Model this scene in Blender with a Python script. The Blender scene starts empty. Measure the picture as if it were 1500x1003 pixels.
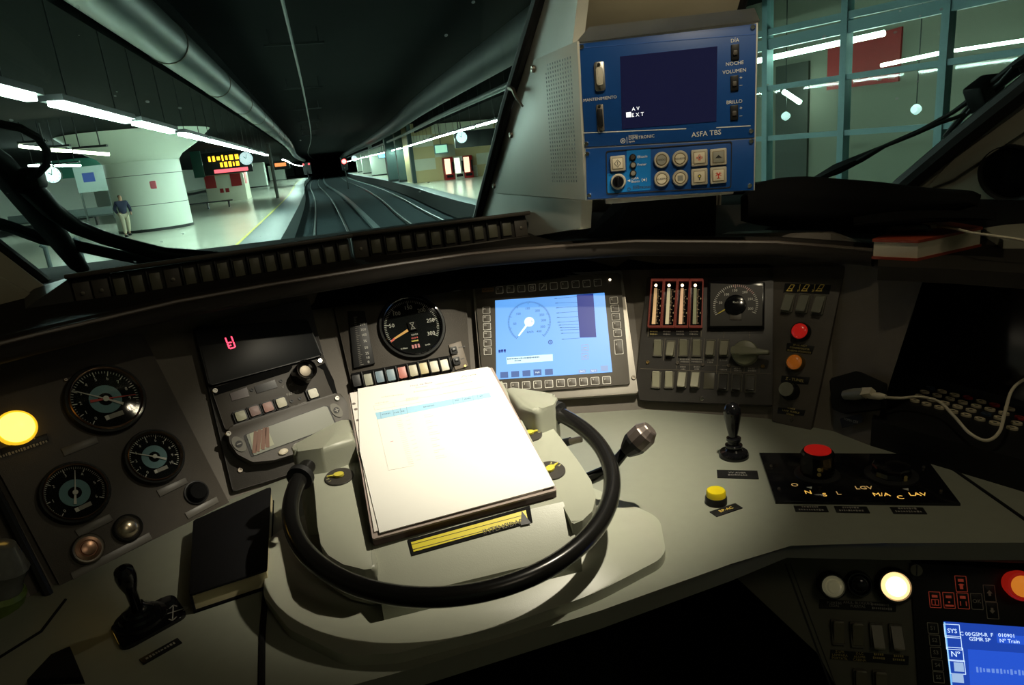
import bpy, bmesh, math, random
from mathutils import Vector, Matrix
random.seed(7)
SC = bpy.context.scene
COL = SC.collection
PI = math.pi

# ------------------------------------------------------------------ camera, world, lights, exposure
EYE = Vector((0.0, 0.0, 1.27))           # the photographer's eye inside the cab, floor at z = 0
def _camera_axes():
    f, h = 1000.0, 282.0                  # focal length and horizon height in picture units
    nd = Vector((0.0995, 0.995)).normalized()
    down = Vector((nd.x*f*f/h, nd.y*f*f/h, f)).normalized()
    v = Vector((480-750, 245-501.5, f)).normalized()
    fwd = (v - down*v.dot(down)).normalized()
    right = down.cross(fwd)
    return Matrix((right, fwd, -down))    # world = R @ camera (x right, y down, z forward)
ROT = _camera_axes()
cam_d = bpy.data.cameras.new('camera')
cam_d.sensor_width = 36.0; cam_d.lens = 24.0; cam_d.clip_start = 0.02; cam_d.clip_end = 600
cam = bpy.data.objects.new('camera', cam_d); COL.objects.link(cam)
cx, cy, cz = ROT @ Vector((1,0,0)), ROT @ Vector((0,-1,0)), ROT @ Vector((0,0,-1))
cam.matrix_world = Matrix((( cx.x,cy.x,cz.x,EYE.x),(cx.y,cy.y,cz.y,EYE.y),(cx.z,cy.z,cz.z,EYE.z),(0,0,0,1)))
SC.camera = cam

world = bpy.data.worlds.new('underground'); SC.world = world; world.use_nodes = True
world.node_tree.nodes['Background'].inputs[0].default_value = (0.02, 0.05, 0.045, 1)
world.node_tree.nodes['Background'].inputs[1].default_value = 0.05
SC.view_settings.view_transform = 'Standard'; SC.view_settings.look = 'None'
SC.view_settings.gamma = 1.0; SC.view_settings.use_curve_mapping = False
SC.view_settings.exposure = 0.0

def light(name, kind, loc, target, energy, color, **kw):
    d = bpy.data.lights.new(name, kind); d.energy = energy; d.color = color
    for k, v in kw.items(): setattr(d, k, v)
    o = bpy.data.objects.new(name, d); COL.objects.link(o); o.location = loc
    o.rotation_euler = (Vector(target)-Vector(loc)).to_track_quat('-Z', 'Y').to_euler()
    return o
# the driver's reading lamp in the cab ceiling, and two added fill lights
light('reading_lamp', 'SPOT', (0.52, 0.64, 1.74), (0.21, 0.92, 0.88), 72, (1.0, 0.92, 0.73), spot_size=math.radians(50), spot_blend=1.0, shadow_soft_size=0.012)
light('reading_lamp_spill', 'POINT', (0.52, 0.64, 1.74), (0.2, 0.8, 0.8), 2.2, (1.0, 0.88, 0.62), shadow_soft_size=0.012)
light('blue_unit_fill', 'SPOT', (0.30, 0.20, 2.1), (0.52, 1.0, 1.36), 22, (1.0, 0.88, 0.64), spot_size=math.radians(30), spot_blend=0.7, shadow_soft_size=0.02)  # added fill spot that brightens the blue unit at the pillar
light('cab_fill', 'AREA', (0.65, -0.50, 2.05), (0.7, 0.5, 0.7), 0.9, (1.0, 0.86, 0.62), size=0.4)  # added weak fill from behind the seat, not a lamp of the cab

# ------------------------------------------------------------------ sight lines measured from the photograph
def ray(px, py):
    return (ROT @ Vector((px-750, py-501.5, 1000.0))).normalized()
def hit(px, py, p, n):
    d = ray(px, py); n = Vector(n)
    return EYE + d*((Vector(p)-EYE).dot(n)/d.dot(n))
def atz(px, py, z): return hit(px, py, (0,0,z), (0,0,1))
def aty(px, py, y): return hit(px, py, (0,y,0), (0,1,0))

class Frame:
    """A flat surface of the cab or station: local x along it, local y up it, local z out of it."""
    def __init__(s, o, yaw, tilt):
        a, t = math.radians(yaw), math.radians(tilt)
        s.o = Vector(o); s.h = Vector((math.cos(a), math.sin(a), 0)); b = Vector((-math.sin(a), math.cos(a), 0))
        s.n = -b*math.cos(t) + Vector((0,0,math.sin(t))); s.u = b*math.sin(t) + Vector((0,0,math.cos(t)))
    def hit(s, x, y, off=0.0): return hit(x, y, s.o+s.n*off, s.n)
    def l(s, x, y, off=0.0):
        d = s.hit(x, y, off)-s.o; return Vector((d.dot(s.h), d.dot(s.u)))
    def poly(s, pts, off=0.0): return [s.l(x, y, off) for x, y in pts]
    def w(s, a, b, c=0.0): return s.o + s.h*a + s.u*b + s.n*c
    def M(s, a=0, b=0, c=0, rot=0.0):
        p = s.w(a, b, c)
        m = Matrix(((s.h.x,s.u.x,s.n.x,p.x),(s.h.y,s.u.y,s.n.y,p.y),(s.h.z,s.u.z,s.n.z,p.z),(0,0,0,1)))
        return m @ Matrix.Rotation(rot, 4, 'Z')
def flat(z, yaw=0.0, o=(0,0)):            # a level surface
    f = Frame((o[0], o[1], z), yaw, 90); return f

# ------------------------------------------------------------------ materials
def lin(c): return tuple(((v/255)/12.92 if v/255 <= 0.04045 else ((v/255+0.055)/1.055)**2.4) for v in c)
MATS = {}
def mat(name, color, rough=0.5, metal=0.0, emit=None, power=0.0, vary=0.12, scale=30.0, bump=0.0, coat=0.0, spec=0.5):
    if name in MATS: return MATS[name]
    m = bpy.data.materials.new(name); m.use_nodes = True; nt = m.node_tree; b = nt.nodes['Principled BSDF']
    c = (*color, 1)
    b.inputs['Roughness'].default_value = rough; b.inputs['Metallic'].default_value = metal
    b.inputs['Specular IOR Level'].default_value = spec
    if coat: b.inputs['Coat Weight'].default_value = coat
    if vary > 0:
        tc = nt.nodes.new('ShaderNodeTexCoord'); nz = nt.nodes.new('ShaderNodeTexNoise'); mx = nt.nodes.new('ShaderNodeMix'); mx.data_type = 'RGBA'
        nz.inputs['Scale'].default_value = scale; nz.inputs['Detail'].default_value = 4
        nt.links.new(tc.outputs['Object'], nz.inputs['Vector'])
        mx.inputs[6].default_value = (*[v*(1-vary) for v in color], 1); mx.inputs[7].default_value = (*[min(1, v*(1+vary)) for v in color], 1)
        nt.links.new(nz.outputs['Fac'], mx.inputs[0]); nt.links.new(mx.outputs[2], b.inputs['Base Color'])
        if bump:
            bp = nt.nodes.new('ShaderNodeBump'); bp.inputs['Strength'].default_value = bump; bp.inputs['Distance'].default_value = 0.002
            n2 = nt.nodes.new('ShaderNodeTexNoise'); n2.inputs['Scale'].default_value = scale*14
            nt.links.new(tc.outputs['Object'], n2.inputs['Vector']); nt.links.new(n2.outputs['Fac'], bp.inputs['Height']); nt.links.new(bp.outputs[0], b.inputs['Normal'])
    else: b.inputs['Base Color'].default_value = c
    if emit:
        b.inputs['Emission Color'].default_value = (*emit, 1); b.inputs['Emission Strength'].default_value = power
    MATS[name] = m; return m
def glass(name, tint=(1,1,1), gloss=0.08, rough=0.02, specks=False):
    if name in MATS: return MATS[name]
    m = bpy.data.materials.new(name); m.use_nodes = True; nt = m.node_tree; nt.nodes.clear()
    out = nt.nodes.new('ShaderNodeOutputMaterial'); tr = nt.nodes.new('ShaderNodeBsdfTransparent'); gl = nt.nodes.new('ShaderNodeBsdfGlossy')
    tr.inputs[0].default_value = (*tint, 1); gl.inputs['Roughness'].default_value = rough
    fr = nt.nodes.new('ShaderNodeLayerWeight'); fr.inputs[0].default_value = 0.5      # Schlick reflectance of a thin pane
    pw = nt.nodes.new('ShaderNodeMath'); pw.operation = 'POWER'; pw.inputs[1].default_value = 5
    mu = nt.nodes.new('ShaderNodeMath'); mu.operation = 'MULTIPLY_ADD'; mu.inputs[1].default_value = 1-gloss; mu.inputs[2].default_value = gloss
    nt.links.new(fr.outputs['Facing'], pw.inputs[0]); nt.links.new(pw.outputs[0], mu.inputs[0]); mx = nt.nodes.new('ShaderNodeMixShader')
    nt.links.new(mu.outputs[0], mx.inputs[0]); nt.links.new(tr.outputs[0], mx.inputs[1]); nt.links.new(gl.outputs[0], mx.inputs[2])
    last = mx
    if specks:                           # dried drops and dust on the outside of the pane
        tc = nt.nodes.new('ShaderNodeTexCoord'); vo = nt.nodes.new('ShaderNodeTexVoronoi'); vo.inputs['Scale'].default_value = 22
        nz = nt.nodes.new('ShaderNodeTexNoise'); nz.inputs['Scale'].default_value = 5
        r1 = nt.nodes.new('ShaderNodeMath'); r1.operation = 'LESS_THAN'; r1.inputs[1].default_value = 0.07
        r2 = nt.nodes.new('ShaderNodeMath'); r2.operation = 'GREATER_THAN'; r2.inputs[1].default_value = 0.55
        r3 = nt.nodes.new('ShaderNodeMath'); r3.operation = 'MULTIPLY'; r4 = nt.nodes.new('ShaderNodeMath'); r4.operation = 'MULTIPLY'; r4.inputs[1].default_value = 0.35
        nt.links.new(tc.outputs['Object'], vo.inputs['Vector']); nt.links.new(tc.outputs['Object'], nz.inputs['Vector'])
        nt.links.new(vo.outputs['Distance'], r1.inputs[0]); nt.links.new(nz.outputs['Fac'], r2.inputs[0])
        nt.links.new(r1.outputs[0], r3.inputs[0]); nt.links.new(r2.outputs[0], r3.inputs[1]); nt.links.new(r3.outputs[0], r4.inputs[0])
        df = nt.nodes.new('ShaderNodeBsdfTranslucent'); df.inputs[0].default_value = (.8,.85,.82,1)
        m2 = nt.nodes.new('ShaderNodeMixShader'); nt.links.new(r4.outputs[0], m2.inputs[0]); nt.links.new(mx.outputs[0], m2.inputs[1]); nt.links.new(df.outputs[0], m2.inputs[2]); last = m2
    nt.links.new(last.outputs[0], out.inputs[0]); MATS[name] = m; return m
def banded(name, c1, c2, scale, axis_rot=0.0, rough=0.5):   # stripes of two paints / boards
    if name in MATS: return MATS[name]
    m = bpy.data.materials.new(name); m.use_nodes = True; nt = m.node_tree; b = nt.nodes['Principled BSDF']; b.inputs['Roughness'].default_value = rough
    tc = nt.nodes.new('ShaderNodeTexCoord'); mp = nt.nodes.new('ShaderNodeMapping'); mp.inputs['Rotation'].default_value[2] = axis_rot; mp.inputs['Scale'].default_value = (scale,)*3
    ck = nt.nodes.new('ShaderNodeTexWave'); ck.inputs['Scale'].default_value = 1.0; rm = nt.nodes.new('ShaderNodeMath'); rm.operation = 'GREATER_THAN'; rm.inputs[1].default_value = .5
    mx = nt.nodes.new('ShaderNodeMix'); mx.data_type = 'RGBA'; mx.inputs[6].default_value = (*c1,1); mx.inputs[7].default_value = (*c2,1)
    nt.links.new(tc.outputs['Object'], mp.inputs[0]); nt.links.new(mp.outputs[0], ck.inputs[0]); nt.links.new(ck.outputs['Fac'], rm.inputs[0]); nt.links.new(rm.outputs[0], mx.inputs[0]); nt.links.new(mx.outputs[2], b.inputs['Base Color'])
    MATS[name] = m; return m

desk_paint = mat('desk_paint', (.25,.26,.205), .42, vary=.06, scale=60, bump=.06)
pedestal_paint = mat('pedestal_paint', (.36,.37,.295), .38, vary=.05, scale=50, bump=.05)
panel_brown = mat('panel_brown', (.066,.055,.042), .55, vary=.15, scale=45, bump=.15)
panel_dark = mat('panel_dark', (.035,.031,.026), .5, vary=.15, scale=45, bump=.12)
housing_grey = mat('housing_grey', (.068,.058,.046), .5, vary=.1, scale=70, bump=.1)
black_plastic = mat('black_plastic', (.011,.011,.011), .42, vary=.1, spec=.28)
black_matt = mat('black_matt', (.008,.008,.008), .9, vary=.2, spec=.15)
black_gloss = mat('black_gloss', (.006,.006,.007), .12, vary=0)
rubber = mat('rubber', (.012,.012,.012), .6, vary=.1)
cloth_black = mat('cloth_black', (.005,.005,.005), 1.0, vary=.2, scale=200, spec=.05)
steel = mat('steel', (.55,.53,.48), .35, 1.0, vary=.06, scale=120)
chrome = mat('chrome', (.8,.78,.72), .18, 1.0, vary=0)
dull_metal = mat('dull_metal', (.25,.22,.18), .45, 1.0, vary=.1)
brass = mat('brass', (.55,.38,.15), .4, 1.0, vary=.1)
copper_rim = mat('copper_rim', (.42,.25,.17), .28, 1.0, vary=.1)
white_mark = mat('white_mark', (.75,.73,.66), .5, vary=0)
grey_mark = mat('grey_mark', (.32,.30,.26), .5, vary=0)
yellow_mark = mat('yellow_mark', (.75,.60,.06), .5, vary=0)
dim_yellow = mat('dim_yellow', (.45,.36,.12), .5, vary=0)
orange_mark = mat('orange_mark', (.8,.30,.02), .5, vary=0)
red_mark = mat('red_mark', (.6,.03,.02), .5, vary=0)
black_mark = mat('black_mark', (.015,.015,.015), .5, vary=0)
teal_dial = mat('teal_dial', (.10,.26,.29), .5, vary=.05)
rocker_olive = mat('rocker_olive', (.23,.22,.15), .45, vary=.06)
rocker_pale = mat('rocker_pale', (.40,.38,.27), .45, vary=.06)
knob_green = mat('knob_green', (.20,.20,.13), .4, vary=.06)
name_plate_grey = mat('name_plate_grey', (.13,.12,.10), .4, vary=.1)
paper = mat('paper', (.84,.83,.78), .8, vary=.02)
paper_old = mat('paper_old', (.62,.56,.42), .8, vary=.05)
cab_cream = mat('cab_cream', (.34,.31,.23), .55, vary=.05, scale=20, bump=.04)
pillar_grey = mat('pillar_grey', (.48,.48,.42), .5, vary=.04, scale=20)
face_blue = mat('face_blue', (.007,.06,.24), .35, vary=.05)
face_light_blue = mat('face_light_blue', (.006,.16,.46), .4, vary=.03)
case_grey = mat('case_grey', (.50,.49,.42), .45, vary=.04, scale=40)
key_cream = mat('key_cream', (.62,.55,.40), .45, vary=.03)
key_frame = mat('key_frame', (.42,.38,.29), .4, vary=.03)
cover_glass = glass('cover_glass', (.97,.98,.97), .004, .03)
wind_glass = glass('wind_glass', (.88,.985,.955), .014, .02, specks=True)
station_glass = glass('station_glass', (.90,.975,.945), .012, .03)

# ------------------------------------------------------------------ mesh building
class MB:
    def __init__(s): s.bm = bmesh.new()
    def _add(s, bm2, M=None):
        if M is not None: bmesh.ops.transform(bm2, matrix=M, verts=bm2.verts)
        me = bpy.data.meshes.new('tmp'); bm2.to_mesh(me); bm2.free(); s.bm.from_mesh(me); bpy.data.meshes.remove(me); return s
    def box(s, cx, cy, cz, sx, sy, sz, bev=0.0, rot=0.0, seg=2, M=None):
        b = bmesh.new(); bmesh.ops.create_cube(b, size=1.0); bmesh.ops.scale(b, vec=(sx,sy,sz), verts=b.verts)
        if bev: bmesh.ops.bevel(b, geom=b.edges[:], offset=bev, segments=seg, affect='EDGES', profile=.5)
        m = Matrix.Translation((cx,cy,cz)) @ Matrix.Rotation(rot, 4, 'Z')
        return s._add(b, M @ m if M is not None else m)
    def prism(s, poly, z0, z1, bev=0.0, seg=2, M=None):
        b = bmesh.new(); n = len(poly)
        ar = sum(poly[i][0]*poly[(i+1)%n][1]-poly[(i+1)%n][0]*poly[i][1] for i in range(n))
        if ar < 0: poly = poly[::-1]
        lo = [b.verts.new((p[0],p[1],z0)) for p in poly]; hi = [b.verts.new((p[0],p[1],z1)) for p in poly]
        top = b.faces.new(hi); b.faces.new(lo[::-1])
        for i in range(n): b.faces.new((lo[i], lo[(i+1)%n], hi[(i+1)%n], hi[i]))
        if bev: bmesh.ops.bevel(b, geom=list(top.edges), offset=bev, segments=seg, affect='EDGES', profile=.5)
        return s._add(b, M)
    def frame(s, outer, inner, z0, z1, M=None):       # a ring between two outlines with the same number of points
        b = bmesh.new(); n = len(outer)
        v = [[b.verts.new((p[0],p[1],z)) for p in pl] for pl in (outer, inner) for z in (z0, z1)]
        ol, oh, il, ih = v
        for i in range(n):
            j = (i+1) % n
            b.faces.new((oh[i],oh[j],ih[j],ih[i])); b.faces.new((ol[j],ol[i],il[i],il[j])); b.faces.new((ol[i],ol[j],oh[j],oh[i])); b.faces.new((ih[i],ih[j],il[j],il[i]))
        bmesh.ops.recalc_face_normals(b, faces=b.faces); return s._add(b, M)
    def lathe(s, prof, seg=48, M=None, closed=False):   # prof: list of (radius, z)
        b = bmesh.new(); rings = []
        for r, z in prof:
            rings.append([b.verts.new((r*math.cos(2*PI*i/seg), r*math.sin(2*PI*i/seg), z)) for i in range(seg)] if r > 1e-6 else [b.verts.new((0,0,z))])
        pairs = list(zip(rings, rings[1:])) + ([(rings[-1], rings[0])] if closed else [])
        for A, B in pairs:
            for i in range(seg):
                j = (i+1) % seg
                if len(A) == 1 and len(B) == 1: continue
                if len(A) == 1: b.faces.new((A[0], B[i], B[j]))
                elif len(B) == 1: b.faces.new((A[i], B[0], A[j]))
                else: b.faces.new((A[i], B[i], B[j], A[j]))
        if not closed:
            for R in (rings[0], rings[-1]):
                if len(R) > 1:
                    try: b.faces.new(R)
                    except ValueError: pass
        bmesh.ops.recalc_face_normals(b, faces=b.faces); return s._add(b, M)
    def disc(s, cx, cy, r, z0, z1, seg=32, rx=None, rot=0.0, bev=0.0):
        rx = rx or r
        pts = [(cx+rx*math.cos(t)*math.cos(rot)-r*math.sin(t)*math.sin(rot), cy+rx*math.cos(t)*math.sin(rot)+r*math.sin(t)*math.cos(rot)) for t in (2*PI*i/seg for i in range(seg))]
        return s.prism(pts, z0, z1, bev)
    def ring(s, cx, cy, r0, r1, z0, z1, seg=40, a0=0.0, a1=2*PI):
        full = abs(a1-a0) >= 2*PI-1e-6; n = seg
        O = [(cx+r1*math.cos(a0+(a1-a0)*i/n), cy+r1*math.sin(a0+(a1-a0)*i/n)) for i in range(n if full else n+1)]
        I = [(cx+r0*math.cos(a0+(a1-a0)*i/n), cy+r0*math.sin(a0+(a1-a0)*i/n)) for i in range(n if full else n+1)]
        if full: return s.frame(O, I, z0, z1)
        return s.prism(O + I[::-1], z0, z1)
    def bar(s, x0, y0, x1, y1, w, z0, z1, w2=None):
        d = Vector((x1-x0, y1-y0)); 
        if d.length < 1e-9: return s
        n = Vector((-d.y, d.x)).normalized(); a = n*w/2; c = n*(w if w2 is None else w2)/2
        return s.prism([(x0-a.x,y0-a.y),(x1-c.x,y1-c.y),(x1+c.x,y1+c.y),(x0+a.x,y0+a.y)], z0, z1)
    def tube(s, pts, r, seg=12, caps=True, M=None, closed=False):   # r: number or list
        b = bmesh.new(); pts = [Vector(p) for p in pts]; n = len(pts); R = r if isinstance(r, (list, tuple)) else [r]*n
        up = None; rings = []
        for i, p in enumerate(pts):
            if closed: t = pts[(i+1)%n]-pts[i-1]
            else: t = (pts[min(i+1,n-1)]-pts[max(i-1,0)])
            t.normalize()
            if up is None: up = Vector((0,0,1)) if abs(t.z) < .9 else Vector((1,0,0))
            sd = t.cross(up).normalized(); up = sd.cross(t).normalized()
            rings.append([b.verts.new(p + (sd*math.cos(2*PI*k/seg)+up*math.sin(2*PI*k/seg))*R[i]) for k in range(seg)])
        for i in range(n if closed else n-1):
            A, B = rings[i], rings[(i+1)%n]
            for k in range(seg): b.faces.new((A[k], A[(k+1)%seg], B[(k+1)%seg], B[k]))
        if caps and not closed: b.faces.new(rings[0][::-1]); b.faces.new(rings[-1])
        bmesh.ops.recalc_face_normals(b, faces=b.faces); return s._add(b, M)
    def loft(s, rows, M=None, cap=False):     # rows of equal length
        b = bmesh.new(); V = [[b.verts.new(p) for p in r] for r in rows]
        for A, B in zip(V, V[1:]):
            for i in range(len(A)-1): b.faces.new((A[i], A[i+1], B[i+1], B[i]))
        if cap: b.faces.new(V[0][::-1]); b.faces.new(V[-1])
        bmesh.ops.recalc_face_normals(b, faces=b.faces); return s._add(b, M)
    def hull(s, bottom, top):                  # prism between two outlines given as 3-D points
        b = bmesh.new(); n = len(bottom); lo = [b.verts.new(p) for p in bottom]; hi = [b.verts.new(p) for p in top]
        b.faces.new(lo[::-1]); b.faces.new(hi)
        for i in range(n): b.faces.new((lo[i], lo[(i+1)%n], hi[(i+1)%n], hi[i]))
        bmesh.ops.recalc_face_normals(b, faces=b.faces); return s._add(b)
    def text(s, txt, cx, cy, size, z=0.0, rot=0.0, align='CENTER', thick=0.0003, sx=1.0, shear=0.0):
        cu = bpy.data.curves.new('t', 'FONT'); cu.body = txt; cu.size = size; cu.align_x = align; cu.align_y = 'CENTER'
        cu.extrude = thick/2; cu.resolution_u = 2; cu.shear = shear
        o = bpy.data.objects.new('t', cu); COL.objects.link(o)
        dg = bpy.context.evaluated_depsgraph_get(); me = bpy.data.meshes.new_from_object(o.evaluated_get(dg))
        me.transform(Matrix.Translation((cx,cy,z+thick/2)) @ Matrix.Rotation(rot, 4, 'Z') @ Matrix.Diagonal((sx,1,1,1)))
        s.bm.from_mesh(me); bpy.data.meshes.remove(me); bpy.data.objects.remove(o); bpy.data.curves.remove(cu); return s
    def scribble(s, x0, x1, y, h, z, thick=.0003, seed=0):   # worn lettering too small to read
        rnd = random.Random(seed); x = x0
        while x < x1-h*.3:
            w = h*rnd.uniform(.25,.6); s.box(x+w/2, y, z+thick/2, w, h*rnd.uniform(.55,1), thick); x += w+h*.28
        return s
    def build(s, name, m, parent=None, M=None, smooth=35):
        me = bpy.data.meshes.new(name); s.bm.to_mesh(me); s.bm.free(); me.materials.append(m)
        for p in me.polygons: p.use_smooth = True
        me.set_sharp_from_angle(angle=math.radians(smooth))
        o = bpy.data.objects.new(name, me); COL.objects.link(o)
        if parent is not None: o.parent = parent
        if M is not None: o.matrix_basis = M
        return o
def rrect(w, h, r, cx=0, cy=0, seg=5):
    pts = []
    for qx, qy, a in ((1,1,0),(-1,1,PI/2),(-1,-1,PI),(1,-1,1.5*PI)):
        for i in range(seg+1):
            t = a+PI/2*i/seg; pts.append((cx+qx*(w/2-r)+r*math.cos(t), cy+qy*(h/2-r)+r*math.sin(t)))
    return pts
def round_poly(pts, rads, seg=6):
    out = []; n = len(pts)
    for i in range(n):
        p = Vector(pts[i][:2]); r = rads[i] if isinstance(rads, (list, tuple)) else rads
        if r <= 0: out.append(tuple(p)); continue
        a = (Vector(pts[i-1][:2])-p).normalized(); b = (Vector(pts[(i+1)%n][:2])-p).normalized()
        ang = a.angle(b); d = min(r/math.tan(ang/2), (Vector(pts[i-1][:2])-p).length*.48, (Vector(pts[(i+1)%n][:2])-p).length*.48)
        for k in range(seg+1):
            t = k/seg; out.append(tuple((p+a*d)*(1-t)**2 + p*2*t*(1-t) + (p+b*d)*t*t))
    return out
def tag(o, label=None, cat=None, group=None, kind=None):
    if label: o['label'] = label
    if cat: o['category'] = cat
    if group: o['group'] = group
    if kind: o['kind'] = kind
    return o
def thing(name, label, cat, M=None, group=None):
    o = bpy.data.objects.new(name, None); COL.objects.link(o); o.empty_display_size = .02
    if M is not None: o.matrix_basis = M
    return tag(o, label, cat, group)
def copy_thing(src, M, label, group=None):
    r = src.copy(); COL.objects.link(r); r.matrix_basis = M; r['label'] = label
    if group: r['group'] = group
    for ch in [c for c in bpy.data.objects if c.parent == src]:
        c = ch.copy(); COL.objects.link(c); c.parent = r
        for g in [k for k in bpy.data.objects if k.parent == ch]:
            d = g.copy(); COL.objects.link(d); d.parent = c
    return r
def struct(name, mb, m, M=None): return tag(mb.build(name, m, None, M), kind='structure')
def crop(ox, oy, s): return lambda x, y: (ox+x/s, oy+y/s)
# ------------------------------------------------------------------ the station outside
ZP, ZR = -0.73, -1.45                     # platform top and rail level below the cab floor
def interp(tab, y):
    if y <= tab[0][0]: return tab[0][1]
    for i in range(len(tab)-1):
        (y0, v0), (y1, v1) = tab[i], tab[i+1]
        if y <= y1:                        # smooth through the neighbours
            ym, vm = tab[max(i-1,0)]; yn, vn = tab[min(i+2,len(tab)-1)]
            m0 = (v1-vm)/(y1-ym) if y1 != ym else 0; m1 = (vn-v0)/(yn-y0)
            t = (y-y0)/(y1-y0); h = y1-y0
            return (2*t**3-3*t*t+1)*v0+(t**3-2*t*t+t)*h*m0+(-2*t**3+3*t*t)*v1+(t**3-t*t)*h*m1
    return tab[-1][1]
def xc(y): return interp([(-20,0),(0,-.05),(30,-.29),(68,-.92),(126,-2.7),(190,-3.4),(275,-3.0),(400,0),(480,4)], y)
def off2(y): return interp([(-20,4.1),(30,4.15),(57,5.0),(105,6.2),(185,6.8),(275,7.0),(480,7)], y)
def edgeL(y): return xc(y)-1.55
def edgeR(y): return xc(y)+off2(y)+1.55
YS = [-6+i*4 for i in range(0,30)] + [114+i*8 for i in range(0,46)]
concrete_dark = mat('concrete_dark', (.035,.04,.04), .8, vary=.3, scale=.8)
ballast = mat('ballast', (.018,.028,.031), 1.0, vary=.5, scale=6, spec=.05)
rail_steel = mat('rail_steel', (.14,.16,.16), .45, .9, vary=.1)
floor_cream = mat('floor_cream', (.80,.81,.68), .16, vary=.08, scale=.5)
edge_grey = mat('edge_grey', (.07,.095,.10), .5, vary=.1, scale=2)
column_paint = mat('column_paint', (.70,.75,.66), .5, vary=.06, scale=.7)
station_grey = mat('station_grey', (.10,.12,.11), .7, vary=.2, scale=.4)
ceiling_dark = mat('ceiling_dark', (.006,.008,.008), 1.0, spec=.1, vary=.3, scale=.4)
duct_metal = mat('duct_metal', (.22,.24,.23), .45, .7, vary=.15, scale=1.5)
tube_glow = mat('tube_glow', (.9,.9,.85), .5, emit=(.82,1.0,.90), power=115, vary=0)
tube_warm = mat('tube_warm', (.9,.9,.8), .5, emit=(1.0,.95,.68), power=25, vary=0)
clock_glow = mat('clock_glow', (.9,.9,.9), .5, emit=(.8,.95,1.0), power=.9, vary=0)
sign_dark = mat('sign_dark', (.015,.018,.018), .4, vary=0)
tile_beige = mat('tile_beige', (.72,.58,.30), .5, vary=.06)
tile_cream = mat('tile_cream', (.82,.80,.64), .5, vary=.06)
station_red = mat('station_red', (.40,.014,.016), .5, vary=.08)
frame_teal = mat('frame_teal', (.17,.30,.32), .4, .2, vary=.08)
green_panel = mat('green_panel', (.03,.16,.11), .5, vary=.1)

def strip(name, fa, fb, za, zb, m, kind='structure', thick=.3):
    rows = [[(fa(y),y,za(y) if callable(za) else za), (fb(y),y,zb)] for y in YS]
    mb = MB(); mb.loft(rows); o = mb.build(name, m)
    return tag(o, kind=kind)
strip('floor_trackbed', lambda y: edgeL(y)-.1, lambda y: edgeR(y)+.1, ZR-.12, ZR-.12, ballast)
strip('floor_platform_left', lambda y: edgeL(y)-16, lambda y: edgeL(y)-1.35, ZP, ZP, floor_cream)
strip('trim_1', lambda y: edgeL(y)-1.25, lambda y: edgeL(y), ZP, ZP, edge_grey)
strip('trim_2', lambda y: edgeL(y)-1.35, lambda y: edgeL(y)-1.25, ZP+.002, ZP+.002, mat('line_yellow', (.55,.5,.05), .6))
strip('trim_3', edgeL, lambda y: edgeL(y)-.04, ZP, ZR-.2, edge_grey)
strip('floor_platform_right', lambda y: edgeR(y)+.75, lambda y: edgeR(y)+30, ZP, ZP, floor_cream)
strip('trim_4', edgeR, lambda y: edgeR(y)+.75, ZP, ZP, edge_grey)
strip('trim_5', edgeR, lambda y: edgeR(y)+.04, ZP, ZR-.2, concrete_dark)
strip('ceiling_tracks', lambda y: edgeL(y)-1.0, lambda y: edgeR(y)+1.5, 5.0, 5.0, ceiling_dark)
strip('ceiling_platform_left', lambda y: edgeL(y)-24, lambda y: edgeL(y)-1.0, 3.6, 3.6, mat('ceiling_grey', (.006,.008,.0075), 1.0, spec=.1, vary=.3, scale=.4))
strip('ceiling_platform_right', lambda y: edgeR(y)+1.5, lambda y: edgeR(y)+30, 3.9, 3.9, MATS['ceiling_grey'])
strip('trim_6', lambda y: edgeL(y)-1.0, lambda y: edgeL(y)-1.02, 3.3, 5.0, ceiling_dark)
strip('trim_7', lambda y: edgeR(y)+1.5, lambda y: edgeR(y)+1.52, 3.3, 5.0, ceiling_dark)
strip('wall_far_left', lambda y: edgeL(y)-24, lambda y: edgeL(y)-24.2, ZP-1, 3.7, column_paint)
# the neighbouring track trough behind the left platform and its far platform
strip('floor_far_track', lambda y: edgeL(y)-15.9, lambda y: edgeL(y)-19.6, ZP+.01, ZP+.012, concrete_dark)
strip('floor_far_platform', lambda y: edgeL(y)-24, lambda y: edgeL(y)-19.6, ZP+.02, ZP+.02, floor_cream)
struct('wall_station_end', MB().box(0,485,1.5,140,.4,9), ceiling_dark)

def rail_mesh(fx):
    prof = [(-.07,0),(-.07,.02),(-.012,.05),(-.012,.11),(-.036,.12),(-.036,.155),(.036,.155),(.036,.12),(.012,.11),(.012,.05),(.07,.02),(.07,0)]
    return MB().loft([[(fx(y)+a, y, ZR-.155+c) for a, c in prof] for y in YS if y > 2])
for lab, fx in (('left rail of the track straight ahead of the cab', lambda y: xc(y)-.72), ('right rail of the track straight ahead of the cab', lambda y: xc(y)+.72),
                ('left rail of the second track by the right platform', lambda y: xc(y)+off2(y)-.72), ('right rail of the second track, nearest the right platform', lambda y: xc(y)+off2(y)+.72)):
    tag(rail_mesh(fx).build('rail', rail_steel), lab, 'rail', 'rails of the two tracks')
tag(MB().loft([[(xc(y)+1.95+a, y, ZR-.12+c) for a, c in ((-.14,0),(-.14,.12),(.14,.12),(.14,0))] for y in YS if y > 2]).build('cable_trough', edge_grey), 'low concrete cable trough running between the two tracks', 'trough')

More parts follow.
